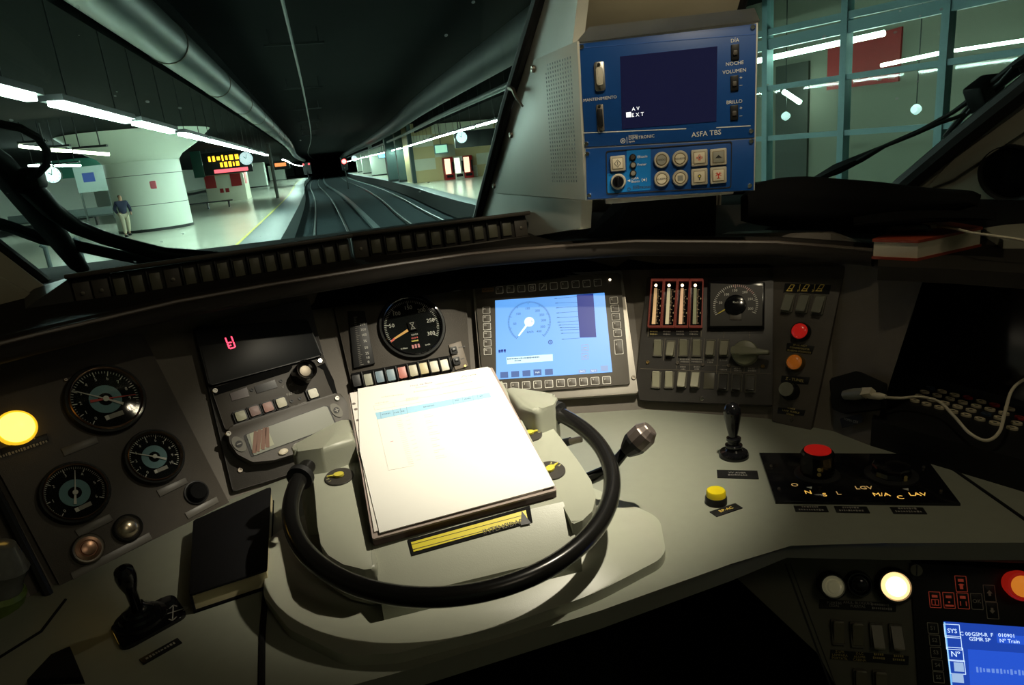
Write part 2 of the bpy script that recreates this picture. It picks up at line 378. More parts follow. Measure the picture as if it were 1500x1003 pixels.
# ducts and wires over the tracks
def along(fx, z, r, m, name, label, cat, y0=3, y1=330, seg=20):
    ys = [y for y in YS if y0 <= y <= y1]
    return tag(MB().tube([(fx(y), y, z) for y in ys], r, seg).build(name, m), label, cat)
d = along(lambda y: xc(y)-2.25, 3.65, .36, duct_metal, 'ventilation_duct', 'large grey round ventilation duct under the ceiling along the left platform edge', 'duct', 4, 200)
for k in range(14):
    y = 8+k*6; MB().lathe([(.363,-.04),(.38,-.04),(.38,.04),(.363,.04)], 24, closed=True).build('band', dull_metal, d, Matrix.Translation((xc(y)-2.25, y, 3.65)) @ Matrix.Rotation(PI/2, 4, 'X'))
along(lambda y: edgeR(y)-.6, 3.75, .45, mat('duct_dark', (.05,.055,.055), .6, .3), 'ventilation_duct', 'dark round ventilation duct under the ceiling above the right track', 'duct', 6, 220)
along(lambda y: edgeR(y)+.15, 3.1, .10, duct_metal, 'pipe', 'thin grey pipe under the ceiling above the right platform edge', 'pipe', 6, 220)
along(lambda y: xc(y)-.15, 3.9, .03, mat('wire_grey', (.25,.27,.26), .4, .5), 'overhead_rail', 'thin overhead conductor rail hanging above the middle of the near track', 'rail', 3, 260, 8)
for k in range(7):
    y = 10+k*11
    tag(MB().box(xc(y)-.15, y, 4.6, 1.6, .06, .06).box(xc(y)-.15, y, 4.25, .04, .04, .75).box(xc(y)+.5, y, 4.8, .04, .04, .4).box(xc(y)-.8, y, 4.8, .04, .04, .4).build('overhead_bracket', concrete_dark),
        'dark bracket carrying the overhead conductor rail under the track ceiling', 'bracket', 'overhead brackets')

# tube lights under a dark channel along each platform edge
def tube_row(fx, z, spans, m, labels, group, top):
    for (y0, y1), lab in zip(spans, labels):
        x0, x1 = fx(y0), fx(y1); t = thing('tube_light', lab, 'light', Matrix.Translation(((x0+x1)/2,(y0+y1)/2,z)) @ Matrix.Rotation(-math.atan2(x1-x0, y1-y0), 4, 'Z'), group)
        L = math.hypot(x1-x0, y1-y0)
        MB().prism(rrect(.11, L, .04), -.035, .015).build('tube', m, t)
        MB().box(0,0,.05,.24,L,.07).build('housing', sign_dark, t)
        for e in (-.32,.32): MB().tube([(0,e*L,.08),(0,e*L,top-z)], .008, 6).build('hanger', sign_dark, t)
spL = [(5.0,8.45),(9.0,12.15),(12.55,15.45),(16.25,19.3),(19.7,22.8),(23.2,26.3),(26.8,30),(30.6,34),(34.6,38),(38.5,42)] + [(62+i*4.0,65.4+i*4.0) for i in range(9)] + [(110+i*8,116+i*8) for i in range(10)]
spL = spL
ordn = ['nearest','second','third','fourth','fifth','sixth','seventh','eighth','ninth','tenth']
tube_row(lambda y: edgeL(y)-1.17, 2.25, spL, tube_glow, [f'{o} white tube light over the left platform edge' for o in ordn] + ['far white tube light over the left platform edge beyond the column gap']*19, 'tube lights over the left platform edge', 3.61)
spR = [(20+i*4.1, 23.4+i*4.1) for i in range(9)] + [(62+i*5.2, 66+i*5.2) for i in range(10)] + [(118+i*9, 124+i*9) for i in range(9)]
tube_row(lambda y: edgeR(y)+.5, 2.27, spR, tube_glow, ['white tube light in the row over the right platform edge']*28, 'tube lights over the right platform edge', 5.01)
for i, (px0, px1, py0, py1, y) in enumerate([(28,72,214,219,26),(74,105,220,221,26),(108,160,222,226,26),(42,76,243,242,40),(80,118,243,242,40),(150,180,242,243,44),(154,180,247,248,44)]):
    a, b = aty(px0, py0, y), aty(px1, py1, y)
    t = thing('tube_light', ['yellowish tube light far back over the left platform','short white tube light over the farther left platform'][i > 2], 'light', Matrix.Translation(((a.x+b.x)/2, y, max(a.z,b.z))), ['yellowish tubes at the back left','white tubes at the back left'][i > 2])
    c_ = Vector(((a.x+b.x)/2, y, max(a.z,b.z))); MB().tube([a-c_, b-c_], .05, 10).build('tube', tube_warm if i < 3 else tube_glow, t)
    MB().box(0,0,.10,b.x-a.x,.2,.07).build('housing', sign_dark, t)
    for e in (-.3,.3): MB().tube([(e*(b.x-a.x),0,.1),(e*(b.x-a.x),0,3.62-c_.z)], .02, 6).build('hanger', sign_dark, t)

# columns of the left platform
def column(x, y, r, lab, cap=True, group='round columns of the left platform'):
    t = thing('column', lab, 'column', Matrix.Translation((x, y, ZP)), group)
    MB().lathe([(r,.12),(r,3.05),(r*1.02,3.06)], 64).build('shaft', column_paint, t)
    MB().lathe([(r*1.015,0),(r*1.015,.12),(r,.125)], 64).build('plinth', sign_dark, t)
    for z in (1.15, 2.45): MB().lathe([(r+.003,z),(r+.003,z+.025)], 64).build('joint_band', station_grey, t)
    MB().lathe([(r*1.0,3.06),(r*1.12,3.3),(r*1.6,3.75),(r*2.0,4.3)], 64).build('capital', column_paint, t)
    return t
c1 = column(-8.15, 35.5, 1.58, 'huge pale round column beside the walking person', group=None)
MB().box(.55,-1.48,2.0,.34,.06,.34,.03).build('poster', mat('poster_pink', (.62,.12,.16), .5), c1)
for i, (px, py, w, lab) in enumerate([(378,274,26,'pale column just behind the platform clock'),(408,264,20,'pale column right of the thin post'),(424,259,15,'second pale column beyond the thin post'),(441,256,12,'farthest pale column at the bend of the left platform')]):
    p = atz(px, py, ZP); hgt = 3.7
    t = thing('column', lab, 'column', Matrix.Translation(p), None); ww = w*(p.y)/1000
    MB().box(0,0,hgt/2+.1,ww,ww,hgt).build('shaft', column_paint, t); MB().box(0,0,.08,ww+.04,ww+.04,.16).build('plinth', sign_dark, t)
# red and cream kiosk
k = atz(306, 298, ZP); t = thing('kiosk', 'cream and red kiosk on the left platform under the orange display', 'kiosk', Matrix.Translation((k.x+1.6, k.y+1.8, ZP)))
MB().box(0,0,1.43,3.2,3.6,2.86,.02).build('body', tile_cream, t)
MB().box(0,0,2.95,3.5,3.9,.14).build('roof', station_grey, t)
for x in (-1.12, .95): MB().box(x,-1.82,1.75,.85,.05,1.05).build('red_panel', station_red, t)
for x in (-.35,.1): MB().box(x,-1.815,.95,.3,.04,.35).build('vent', station_red, t)
MB().box(0,-1.812,2.45,3.0,.03,.5).build('fascia', tile_beige, t)
MB().box(1.62,-.6,1.9,.05,1.2,1.1).build('side_panel', mat('pink_glow', (.7,.25,.25), .5, emit=(.7,.12,.14), power=.5, vary=0), t)
# departure display and clocks
def clock(px, py, y, r, lab, boxw=0, off=0):
    p = aty(px, py, y); t = thing('platform_clock', lab, 'clock', Matrix.Translation(p))
    MB().lathe([(r,-.05),(r,.05),(r*1.06,.05),(r*1.06,-.05)], 40, Matrix.Rotation(PI/2,4,'X'), closed=True).build('rim', sign_dark, t)
    MB().lathe([(r*.99,-.06),(r*.99,.04)], 40, Matrix.Rotation(PI/2,4,'X')).build('clock_face', clock_glow, t)
    R = Matrix.Rotation(PI/2,4,'X')
    m = MB()
    for i in range(12):
        a = i*PI/6; m.bar(math.sin(a)*r*.78, math.cos(a)*r*.78, math.sin(a)*r*.92, math.cos(a)*r*.92, r*.05, .061, .066)
    m.build('hour_marks', black_mark, t, R)
    MB().bar(0,0,-r*.35,r*.3,r*.09,.061,.067).bar(0,0,r*.15,r*.7,r*.06,.061,.067).build('hand', black_mark, t, R)
    MB().tube([(0,0,r),(0,0,(3.62 if p.x < 0 else 3.92 if y < 100 else 3.31)-p.z)], .025, 8).build('hanger', sign_dark, t)
    return t, p
clock(360.5, 232, 60, .5, 'round lit clock beside the orange departure display on the left platform')
clock(77, 256, 27, .27, 'round lit clock at the far left, behind the wiper hose')
clock(676, 201, 42, .33, 'round lit clock on the dark hanging sign of the right platform')
clock(519, 232, 130, .5, 'tiny lit clock far down the right platform beside the red signal')
p = aty(333, 238, 61.2); t = thing('departure_display', 'black hanging departure display with orange and red text', 'display', Matrix.Translation(p))
MB().box(0,0,0,3.7,.3,1.75,.03).build('housing', sign_dark, t)
R = Matrix.Rotation(PI/2,4,'X')
led_o = mat('led_orange', (.9,.4,.02), .5, emit=(1.0,.42,.02), power=3.2, vary=0); led_r = mat('led_pink', (.9,.1,.1), .5, emit=(1.0,.12,.16), power=1.8, vary=0)
MB().scribble(-1.35, .95, .38, .5, .16, .02, 3).build('lettering', led_o, t, R)
MB().scribble(-.55, 1.1, -.14, .42, .16, .02, 5).build('lettering', led_o, t, R)
MB().box(.2,-.62,.16,2.6,.28,.02).build('light_bar', led_r, t, R)
for x in (-1.4,1.4): MB().tube([(x,0,.8),(x,0,3.62-p.z)], .03, 8).build('hanger', sign_dark, t)
p = aty(289, 241, 62.5); t = thing('hanging_board', 'dark green board hanging left of the orange departure display', 'board', Matrix.Translation(p)); MB().box(0,0,0,.8,.2,2.1,.03).build('board', green_panel, t); MB().tube([(0,0,1),(0,0,3.62-p.z)], .03, 8).build('hanger', sign_dark, t)
# small display far left platform
p = aty(412, 242, 110); t = thing('departure_display', 'small far departure display with an orange line, under the left tube row', 'display', Matrix.Translation(p))
MB().box(0,0,0,2.4,.3,1.2).build('housing', sign_dark, t); MB().tube([(0,0,.5),(0,0,3.62-p.z)], .03, 8).build('hanger', sign_dark, t); MB().box(-.1,-.16,.1,1.6,.02,.5).build('lettering', mat('led_dim', (.9,.3,.1), .5, emit=(1,.25,.08), power=1.6, vary=0), t)
p = atz(407, 290, ZP); tag(MB().tube([(p.x,p.y,ZP),(p.x,p.y,3.5)], .13, 12).build('post', mat('post_brown', (.12,.12,.10), .5)), 'thin dark post near the left platform edge', 'post')
# poster boards and blue sign at the back left
p = aty(134, 262, 44); t = thing('notice_board', 'blue and white notice board at the back of the left platform', 'board', Matrix.Translation(p))
MB().box(0,0,0,1.6,.1,1.4,.02).build('board', mat('board_pale', (.45,.55,.52), .5), t); MB().box(-.1,-.06,.1,.6,.04,.5).build('blue_patch', mat('board_blue', (.02,.06,.35), .5), t)
for x in (-.7,.7): MB().box(x,0,-1.3,.08,.08,1.9).build('leg', station_grey, t)
p = aty(135, 244, 48); t = thing('hanging_board', 'long dark green board hanging at the back left', 'board', Matrix.Translation(p)); MB().box(0,0,0,4.2,.4,1.1,.05).build('board', green_panel, t); MB().tube([(0,0,.5),(0,0,3.62-p.z)], .03, 8).build('hanger', sign_dark, t)
for px, w, lab in ((95, 3.2, 'pale square pier at the back left, behind the hanging clock'), (160, 1.6, 'pale square pier left of the huge round column')):
    p = atz(px, 309, ZP); t = thing('pier', lab, 'column', Matrix.Translation((p.x, p.y, ZP)))
    MB().box(0,0,1.9,w,.8,3.8).build('shaft', column_paint, t); MB().box(w/2+.15,0,1.3,.3,.5,2.6).build('side_strip', mat('brown_strip', (.3,.16,.12), .6), t)
a = atz(45, 345, ZP); t = thing('bench', 'long grey bench barrier behind the walking person', 'bench', Matrix.Translation((a.x+1.2, a.y+4, ZP)) @ Matrix.Rotation(-.02,4,'Z'))
MB().box(0,0,.55,7.5,.5,.08,.02).build('seat', station_grey, t); MB().box(0,.25,.8,7.5,.06,.45,.02).build('backrest', mat('bench_back', (.20,.24,.23), .5), t)
for x in (-3.2,-1,1,3.2): MB().box(x,0,.26,.1,.4,.52).build('leg', sign_dark, t)
for px, py, lab in ((75,395,'left post of the short railing low behind the wiper'),(122,382,'right post of the short railing low behind the wiper')):
    p = atz(px, py, ZP); tag(MB().tube([(p.x,p.y,ZP),(p.x,p.y,ZP+.62),(p.x-.1,p.y,ZP+.7)], .06, 10).build('railing_post', edge_grey), lab, 'post')
p = atz(306, 306, ZP); t = thing('bench', 'low dark bench on the left platform right of the huge column', 'bench', Matrix.Translation((p.x,p.y,ZP)))
MB().box(0,0,.45,3.4,.5,.08).build('seat', sign_dark, t)
for x in (-1.4,0,1.4): MB().box(x,0,.22,.1,.4,.44).build('leg', sign_dark, t)

# right platform: tiled block, vending machines, screens
F = Frame(atz(611,268,ZP), 3, 0)
xw = 9.0
t = thing('tiled_wall_block', 'tall checkered beige and cream tiled block on the right platform', 'wall', F.M(0,0,0))
MB().box(4.5,2.4,-2.5,9.0,4.8,5.0).build('core', tile_beige, t)
for i, j in ((0,1),(0,3),(1,4),(1,2),(2,3),(2,0),(0,0),(3,1),(3,4),(4,2),(2,4)):
    if (i, j) in ((0,0),): continue
    MB().box(.9+i*1.8,.5+j*.95,.01,1.78,.93,.04).build('tile_panel', tile_cream, t)
MB().box(-.15,2.4,-.2,.3,4.8,.6).build('corner_post', mat('dark_green_metal', (.05,.09,.085), .5), t)
for i, (px, w, lab, c) in enumerate([(657,.80,'left of the three vending machines, red with a lit front','r'),(671,.78,'white lit middle vending machine between the two red ones','w'),(684.5,.80,'right of the three vending machines, red with a lit front','r')]):
    a = F.l(px, 262); t = thing('vending_machine', lab, 'vending machine', F.M(a.x, 0.0, .45), 'vending machines on the right platform')
    MB().box(0,.92,0,w,1.84,.8,.02).build('cabinet', station_red if c == 'r' else mat('vend_white', (.6,.58,.5), .5), t)
    MB().box(-.12,1.1,.41,w*.6,1.25,.03).build('lit_window', mat('vend_glow_'+c, (.9,.7,.55), .5, emit=(1.0,.55,.40) if c == 'r' else (1.0,.93,.75), power=1.6, vary=0), t)
    MB().box(.33,1.0,.41,.16,.9,.03).build('control_panel', black_plastic, t); MB().box(0,.28,.41,w*.7,.22,.03).build('tray', black_plastic, t)
a = F.l(642, 216); t = thing('hanging_screen', 'pale green lit screen hanging in front of the tiled block', 'screen', F.M(a.x-.1, a.y-.15, 1.5))
MB().box(0,0,0,1.15,.75,.12,.02).build('housing', frame_teal, t); MB().tube([(0,.35,0),(0,3.92-F.w(a.x-.1,a.y-.15,1.5).z,0)], .03, 8).build('hanger', sign_dark, t); MB().box(0,0,.062,1.0,.6,.01).build('screen', mat('screen_green', (.3,.5,.4), .4, emit=(.42,.75,.55), power=.9, vary=0), t)
p = aty(700, 202, 44); t = thing('hanging_sign', 'long dark hanging sign over the right platform behind the clock', 'sign', Matrix.Translation(p)); MB().box(0,0,0,3.0,.3,1.0,.03).build('board', sign_dark, t)
for x in (-1.2,1.2): MB().tube([(x,0,.5),(x,0,3.92-p.z)], .03, 8).build('hanger', sign_dark, t)
p = aty(560, 227, 95); t = thing('hanging_screen', 'small blue lit screen hanging far down the right platform', 'screen', Matrix.Translation(p))
MB().box(0,0,0,1.1,.15,.8).build('housing', sign_dark, t); MB().tube([(0,0,.4),(0,0,3.92-p.z)], .03, 8).build('hanger', sign_dark, t); MB().box(0,-.08,0,1.0,.02,.65).build('screen', mat('screen_blue', (.2,.5,.7), .4, emit=(.3,.65,.95), power=1.3, vary=0), t)
for px, py, w, col_, lab in ((581,265,1.5,'dark_green_metal','dark square pillar left of the tiled block'),(594,266,1.1,'dark_green_metal','second dark square pillar, close to the tiled block'),(556,257,2.2,None,'pale pillar under the blue hanging screen'),(540,254,2.2,None,'second pale pillar down the right platform'),(530,252,2.0,None,'farthest pale pillar down the right platform')):
    p = atz(px, py, ZP); t = thing('pillar', lab, 'column', Matrix.Translation((p.x,p.y,ZP)))
    MB().box(0,0,2.3,w,w,4.6).build('shaft', MATS[col_] if col_ else column_paint, t); MB().box(0,0,.1,w+.05,w+.05,.2).build('plinth', sign_dark, t)
# signals
p = aty(504, 236.5, 88); t = thing('track_signal', 'red lit railway signal beyond the end of the tracks', 'signal', Matrix.Translation(p))
MB().box(0,.15,-.25,.75,.25,1.6,.05).build('head', sign_dark, t); MB().lathe([(.0,.05),(.2,.04),(.27,0)], 24, Matrix.Rotation(PI/2,4,'X')).build('red_lamp', mat('signal_red', (1,.05,.05), .4, emit=(1,.03,.03), power=30, vary=0), t)
MB().tube([(0,.15,-1),(0,.15,ZR-.1-p.z)], .07, 10).build('mast', sign_dark, t)
p = aty(449, 242, 150); t = thing('tail_lights', 'red tail light cluster far down the left platform', 'signal', Matrix.Translation(p))
MB().box(0,.1,-.6,1.6,.2,2.4).build('head', sign_dark, t)
for x in (-.6,.5): MB().lathe([(0,.05),(.2,0)], 16, Matrix.Translation((x,0,.2)) @ Matrix.Rotation(PI/2,4,'X')).build('red_lamp', mat('signal_red2', (1,.1,.1), .4, emit=(1,.08,.1), power=2, vary=0), t)
MB().box(0,.1,-2,.2,.2,(p.z-1-ZP)).build('mast', sign_dark, t)

# glazed hall wall on the right
GW = Frame((7.6, 11.35, ZP), -76, 0)
def gx(px): return GW.l(px, 150).x
m = MB(); x0, x1 = gx(1060), gx(1560)
gw = thing('glazed_partition', 'blue grey metal and glass partition wall beside the right window', 'partition', GW.M())
def gb(pa, pb, w, name='rail'):
    a, b = GW.l(*pa), GW.l(*pb); d = (b-a).normalized(); a = a-d*2; b = b+d*2.5
    MB().bar(a.x,a.y,b.x,b.y,w,-.05,.06).build(name, frame_teal, gw)
for pa, pb, w in (((1112,203.4),(1391,183.5),.085),((1112,131.6),(1495,75.8),.085),((1116,67.8),(1407,4),.17),((1116,50),(1400,-12),.10)): gb(pa, pb, w)
for px in (1124, 1237, 1381, 1560, 1040):
    x = GW.l(px, 150).x; MB().box(x,2.3,.0,.11,4.9,.16).build('mullion', frame_teal, gw)
MB().box((x0+x1)/2,2.4,-.02,(x1-x0)+1.5,4.8,.012).build('pane', station_glass, gw)
HB = Frame(GW.w(0,0,-3.2), -76, 0)        # the hall wall behind the glass
struct('wall_hall', MB().box(3,2.2,-.1,22,6.5,.2), mat('hall_beige', (.25,.24,.19), .7, vary=.08, scale=.6), HB.M())
struct('floor_hall', MB().box(3,.02,1.6,22,.04,3.2), mat('hall_floor', (.3,.33,.28), .4), HB.M())
struct('ceiling_hall', MB().box(3,4.85,1.6,22,.08,3.4), station_grey, HB.M())
pl = HB.poly([(1215,70),(1323,47),(1318,119),(1213,132)])
tag(MB().prism([(pl[0].x,pl[0].y),(pl[1].x,pl[1].y+.1),(pl[2].x,pl[2].y),(pl[3].x,pl[3].y)], 0, .05).build('wall_panel', station_red, None, HB.M()), 'large red panel on the hall wall behind the glass partition', 'panel')
a, b = HB.l(1140,60), HB.l(1184,260); tag(MB().box((a.x+b.x)/2,1.6,.04,abs(b.x-a.x),3.2,.06).build('doorway_panel', mat('door_dark', (.05,.05,.04), .6), None, HB.M()), 'dark doorway panel in the hall wall behind the left pane', 'panel')
hall_glow = mat('hall_glow', (.9,.9,.85), .5, emit=(.90,1.0,.88), power=20, vary=0)
def hall_tube(pa, pb, off, lab, m=hall_glow, r=.045):
    f = Frame(GW.w(0,0,off), -76, 0); a, b = f.l(*pa), f.l(*pb)
    tag(MB().tube([(a.x,a.y,0),(b.x,b.y,0)], r, 10).build('tube_light', m, None, f.M()), lab, 'light')
hall_tube((1060,100),(1295,48.7), -.5, 'long bright tube light just behind the glass partition, left of the red panel')
hall_tube((1291,95.7),(1380,77), -1.6, 'thin white tube light behind the glass, crossing the red panel', r=.03)
hall_tube((1392,75),(1520,56), -1.6, 'thin white tube light behind the glass, at the right edge of the window', r=.025)
hall_tube((1148,134),(1172,150), -2.6, 'short slanted tube light behind the glass, above the doorway', r=.05)
for px, py, lab in ((1151,170,'small round white lamp behind the glass in front of the doorway'),(1342,160,'small round white lamp behind the glass right of the red panel')):
    f = Frame(GW.w(0,0,-2.2), -76, 0); a = f.l(px, py); t = thing('globe_lamp', lab, 'lamp', f.M(a.x,a.y,0))
    MB().lathe([(0,-.09),(.06,-.07),(.09,0),(.06,.07),(0,.09)], 20).build('globe', clock_glow, t); MB().tube([(0,.09,0),(0,4.85-a.y,0)], .01, 6).build('stem', sign_dark, t)

# walking person on the left platform
b = atz(189, 346, ZP); skin = mat('skin', (.45,.25,.17), .6); navy = mat('navy', (.02,.025,.06), .8); beige = mat('beige_cloth', (.52,.46,.34), .8); hairm = mat('hair_dark', (.03,.02,.015), .7)
per = thing('person', 'person in a dark navy jacket and pale trousers walking beside the huge column', 'person', Matrix.Translation((b.x, b.y, ZP)) @ Matrix.Rotation(.5, 4, 'Z'))
def skinned(name, chains, m, root):       # chains: lists of ((x,y,z), radius); shared first points are merged
    bm = bmesh.new(); lay = bm.verts.layers.skin.verify(); idx = {}
    for ch in chains:
        prev = None
        for p, r in ch:
            key = tuple(round(c, 4) for c in p)
            if key not in idx:
                v = bm.verts.new(p); v[lay].radius = (r, r); idx[key] = v
            v = idx[key]
            if prev is not None and prev is not v and not bm.edges.get((prev, v)): bm.edges.new((prev, v))
            prev = v
    idx[tuple(round(c,4) for c in root)][lay].use_root = True
    me = bpy.data.meshes.new(name); bm.to_mesh(me); bm.free(); me.materials.append(m)
    o = bpy.data.objects.new(name, me); COL.objects.link(o); o.parent = per
    o.modifiers.new('skin', 'SKIN').use_smooth_shade = True; sb = o.modifiers.new('sub', 'SUBSURF'); sb.levels = 2; sb.render_levels = 2
    return o
pel, wai, che, nek = (0,0,.95), (0,-.01,1.12), (0,-.02,1.36), (0,-.03,1.50)
legs = [[(pel,.13),((-.1,0,.9),.09),((-.12,-.14,.50),.062),((-.13,-.10,.10),.042),((-.13,-.26,.04),.04)], [(pel,.13),((.1,0,.9),.09),((.12,.10,.50),.062),((.13,.30,.14),.042),((.13,.22,.05),.04)]]
arms = [[(che,.15),((-.19,-.01,1.42),.07),((-.27,.10,1.15),.05),((-.16,.20,.95),.038),((-.12,.22,.88),.035)], [(che,.15),((.19,-.01,1.42),.07),((.28,-.06,1.14),.05),((.24,-.20,.95),.038),((.23,-.26,.88),.035)]]
skinned('body', legs + arms + [[(pel,.13),(wai,.13),(che,.15),(nek,.055),((0,-.04,1.57),.075),((0,-.045,1.65),.09),((0,-.04,1.72),.07)], [((0,-.045,1.65),.09),((0,-.145,1.635),.018)]], skin, pel)
skinned('jacket', [[((0,0,.90),.16),((0,-.01,1.12),.165),((0,-.02,1.36),.17),((0,-.03,1.46),.085)], [((0,-.02,1.36),.17),((-.2,-.01,1.42),.085),((-.27,.10,1.15),.068),((-.17,.19,.98),.055)], [((0,-.02,1.36),.17),((.2,-.01,1.42),.085),((.28,-.06,1.14),.068),((.25,-.18,.98),.055)]], navy, (0,0,.90))
skinned('trousers', [[(pel,.15),((-.1,0,.88),.11),((-.12,-.14,.50),.085),((-.13,-.10,.13),.07)], [(pel,.15),((.1,0,.88),.11),((.12,.10,.50),.085),((.13,.30,.17),.07)]], beige, pel)
skinned('hair', [[((0,-.02,1.70),.085),((0,.02,1.66),.08),((0,.03,1.60),.06)]], hairm, (0,-.02,1.70))
for x, y, z in ((-.13,-.16,.05),(.13,.27,.07)): MB().prism(rrect(.1,.27,.045), 0, .09, .03).build('shoe', black_plastic, per, Matrix.Translation((x,y,z-.05)))
for x in (-.032,.032): MB().lathe([(0,-.01),(.01,0),(0,.01)], 8).build('eye', black_mark, per, Matrix.Translation((x,-.13,1.655)))
# ------------------------------------------------------------------ the cab shell: floor, walls, roof, windows, pillars
struct('floor', MB().box(0,.4,-.03,2.9,3.6,.06), mat('cab_floor', (.02,.02,.02), .8))
struct('ceiling', MB().box(0,-.53,2.2,2.9,1.7,.06), cab_cream)
struct('wall_back', MB().box(0,-1.35,1.05,2.9,.06,2.3), cab_cream)
struct('wall_left', MB().box(-1.40,.35,1.05,.06,3.4,2.3), cab_cream)
struct('wall_right', MB().box(1.43,-.25,1.05,.06,2.2,2.3), cab_cream)
struct('wall_front', MB().box(0,2.10,.52,3.2,.06,1.12), black_matt)
# panes: the left windscreen and the right windscreen lean back towards the driver
WL = Frame((0, 1.745, 1.111), 0, -53.5)
AF = Frame((.50,1.01,1.30), -27, 1)                       # front of the blue unit
SF = Frame(AF.hit(858,294) - AF.n*.003, -86, 0)           # its side plate, in line with the pillar's left flank
PC = Frame(SF.hit(845,0,-.006) + Vector((.03,.17,0)), -24, -48)                 # the pillar's face towards the seats
WR = Frame(PC.hit(1080,40,-.02), -32, -48)
def pane(name, fr, px, m, off=0.0):
    return struct(name, MB().prism([tuple(v) for v in fr.poly(px, off)], -.004, .004), m, fr.M(0,0,off))
pl_ = [tuple(v) for v in WL.poly([(697,322),(787,-10)])]
def up(fr, a, b, bmax): return (a[0]+(b[0]-a[0])*(bmax-a[1])/(b[1]-a[1]), bmax)
WLtop = 1.80
struct('window_1', MB().prism([(-1.36,-.04),(pl_[0][0],-.04),pl_[0],up(WL,pl_[0],pl_[1],WLtop),(-1.36,WLtop)], -.004, .004), wind_glass, WL.M())
wr_ = [tuple(WR.l(*q)) for q in ((1110,-260),(1040,330),(1345,330),(1700,-40),(1900,-260))]
struct('window_2', MB().prism(wr_, -.004, .004), wind_glass, WR.M())
# seals
def seal(fr, px, r, name, off=.012):
    pts = [fr.w(*fr.l(*q), off) for q in px]; return struct(name, MB().tube(pts, r, 10), rubber)
seal(WL, [(694,330),(697,318),(740,150),(785,0),(803,-60)], .0115, 'trim_10', .01)
seal(WR, [(1072,60),(1086,5),(1104,-60)], .008, 'trim_11', .01)
seal(WL, [(-80,300),(0,362),(40,392),(80,424),(120,455)], .020, 'trim_12', .01)
seal(WR, [(1296,290),(1322,266),(1410,192),(1500,120),(1600,40)], .022, 'trim_13', .012)
# centre pillar: the flank facing left carries on from the side plate of the blue unit, the padded face looks at the seats
def spoly(px, off): return [tuple(v) for v in SF.poly(px, off)]
def into(fr, p): d = Vector(p)-fr.o; return (d.dot(fr.h), d.dot(fr.u))
struct('trim_14', MB().prism(spoly([(699,322),(788,-2),(806,-80)], -.005) + [into(SF,(.44,.44,2.12)), into(SF,(.44,.22,2.12))] + spoly([(868,-80),(845,0),(838,62),(842,100),(852,288),(850,336),(742,352),(697,340)], -.005), -.02, 0, .002), pillar_grey, SF.M(0,0,-.005))
struct('trim_21', MB().prism(round_poly([tuple(v) for v in PC.poly([(830,0),(815,120),(840,330),(1055,330),(1066,60),(1084,0),(1108,-90)])] + [(PC.l(1108,-90).x+.03, PC.l(1108,-90).y+.75), (PC.l(855,-90).x-.03, PC.l(855,-90).y+.75), tuple(PC.l(855,-90))], .004), -.05, 0, .01, 3), mat('pillar_tan',(.50,.45,.34),.5,vary=.04), PC.M())
# left lower pillar cover and right side lining with a round speaker opening
LW = Frame(aty(82,426,1.34), 52, -10)
struct('trim_15', MB().prism([tuple(v) for v in LW.poly([(-120,300),(0,368),(80,428),(95,470),(40,520),(-120,520)])], -.02, 0, .004), mat('lining_tan', (.33,.30,.22), .6, vary=.05), LW.M())
struct('trim_16', MB().prism([tuple(v) for v in LW.poly([(-120,385),(0,405),(62,440),(50,500),(-120,540)])], 0, .012, .006), mat('lining_tan2', (.30,.27,.19), .6, vary=.05), LW.M())
RW = Frame(WR.hit(1318,272,.01), -72, -14)
sp_ = RW.l(1482,253); sr = (RW.l(1482,253)-RW.l(1482,213)).length
e_ = RW.l(1640,60); outer = [tuple(v) for v in RW.poly([(1318,272),(1420,192),(1510,124),(1640,20)])] + [(e_.x+.75, e_.y+.75), (e_.x+.95, e_.y+.75), (e_.x+.95, -.35)] + [tuple(v) for v in RW.poly([(1430,420),(1330,330)])]
side = struct('trim_17', MB().prism(outer, -.03, 0, .006), mat('lining_olive', (.26,.25,.19), .6, vary=.05), RW.M())
struct('trim_18', MB().prism([tuple(v) for v in RW.poly([(1352,280),(1400,262),(1520,180),(1640,120),(1640,100),(1510,150),(1400,230)])], 0, .008, .004), mat('lining_olive2', (.22,.21,.16), .6, vary=.05), RW.M())
t = thing('cab_speaker', 'round black speaker opening in the right side lining', 'speaker', RW.M(sp_.x, sp_.y, 0))
MB().lathe([(sr,.001),(sr+.004,.004),(sr+.003,.009),(sr-.003,.006),(sr-.004,.001)], 48, closed=True).build('rim', black_plastic, t)
MB().lathe([(sr,.0005),(0,.0005)], 48).build('speaker_cloth', cloth_black, t)
a = RW.l(1478,312); t = thing('air_vent', 'small dark air vent below the speaker at the right edge', 'vent', RW.M(a.x, a.y, 0, .25))
MB().prism(rrect(.11,.028,.012), 0, .006, .003).build('frame', black_plastic, t)
for i in (-1,0,1): MB().box(0,i*.007,.007,.09,.002,.004).build('slat', housing_grey, t)

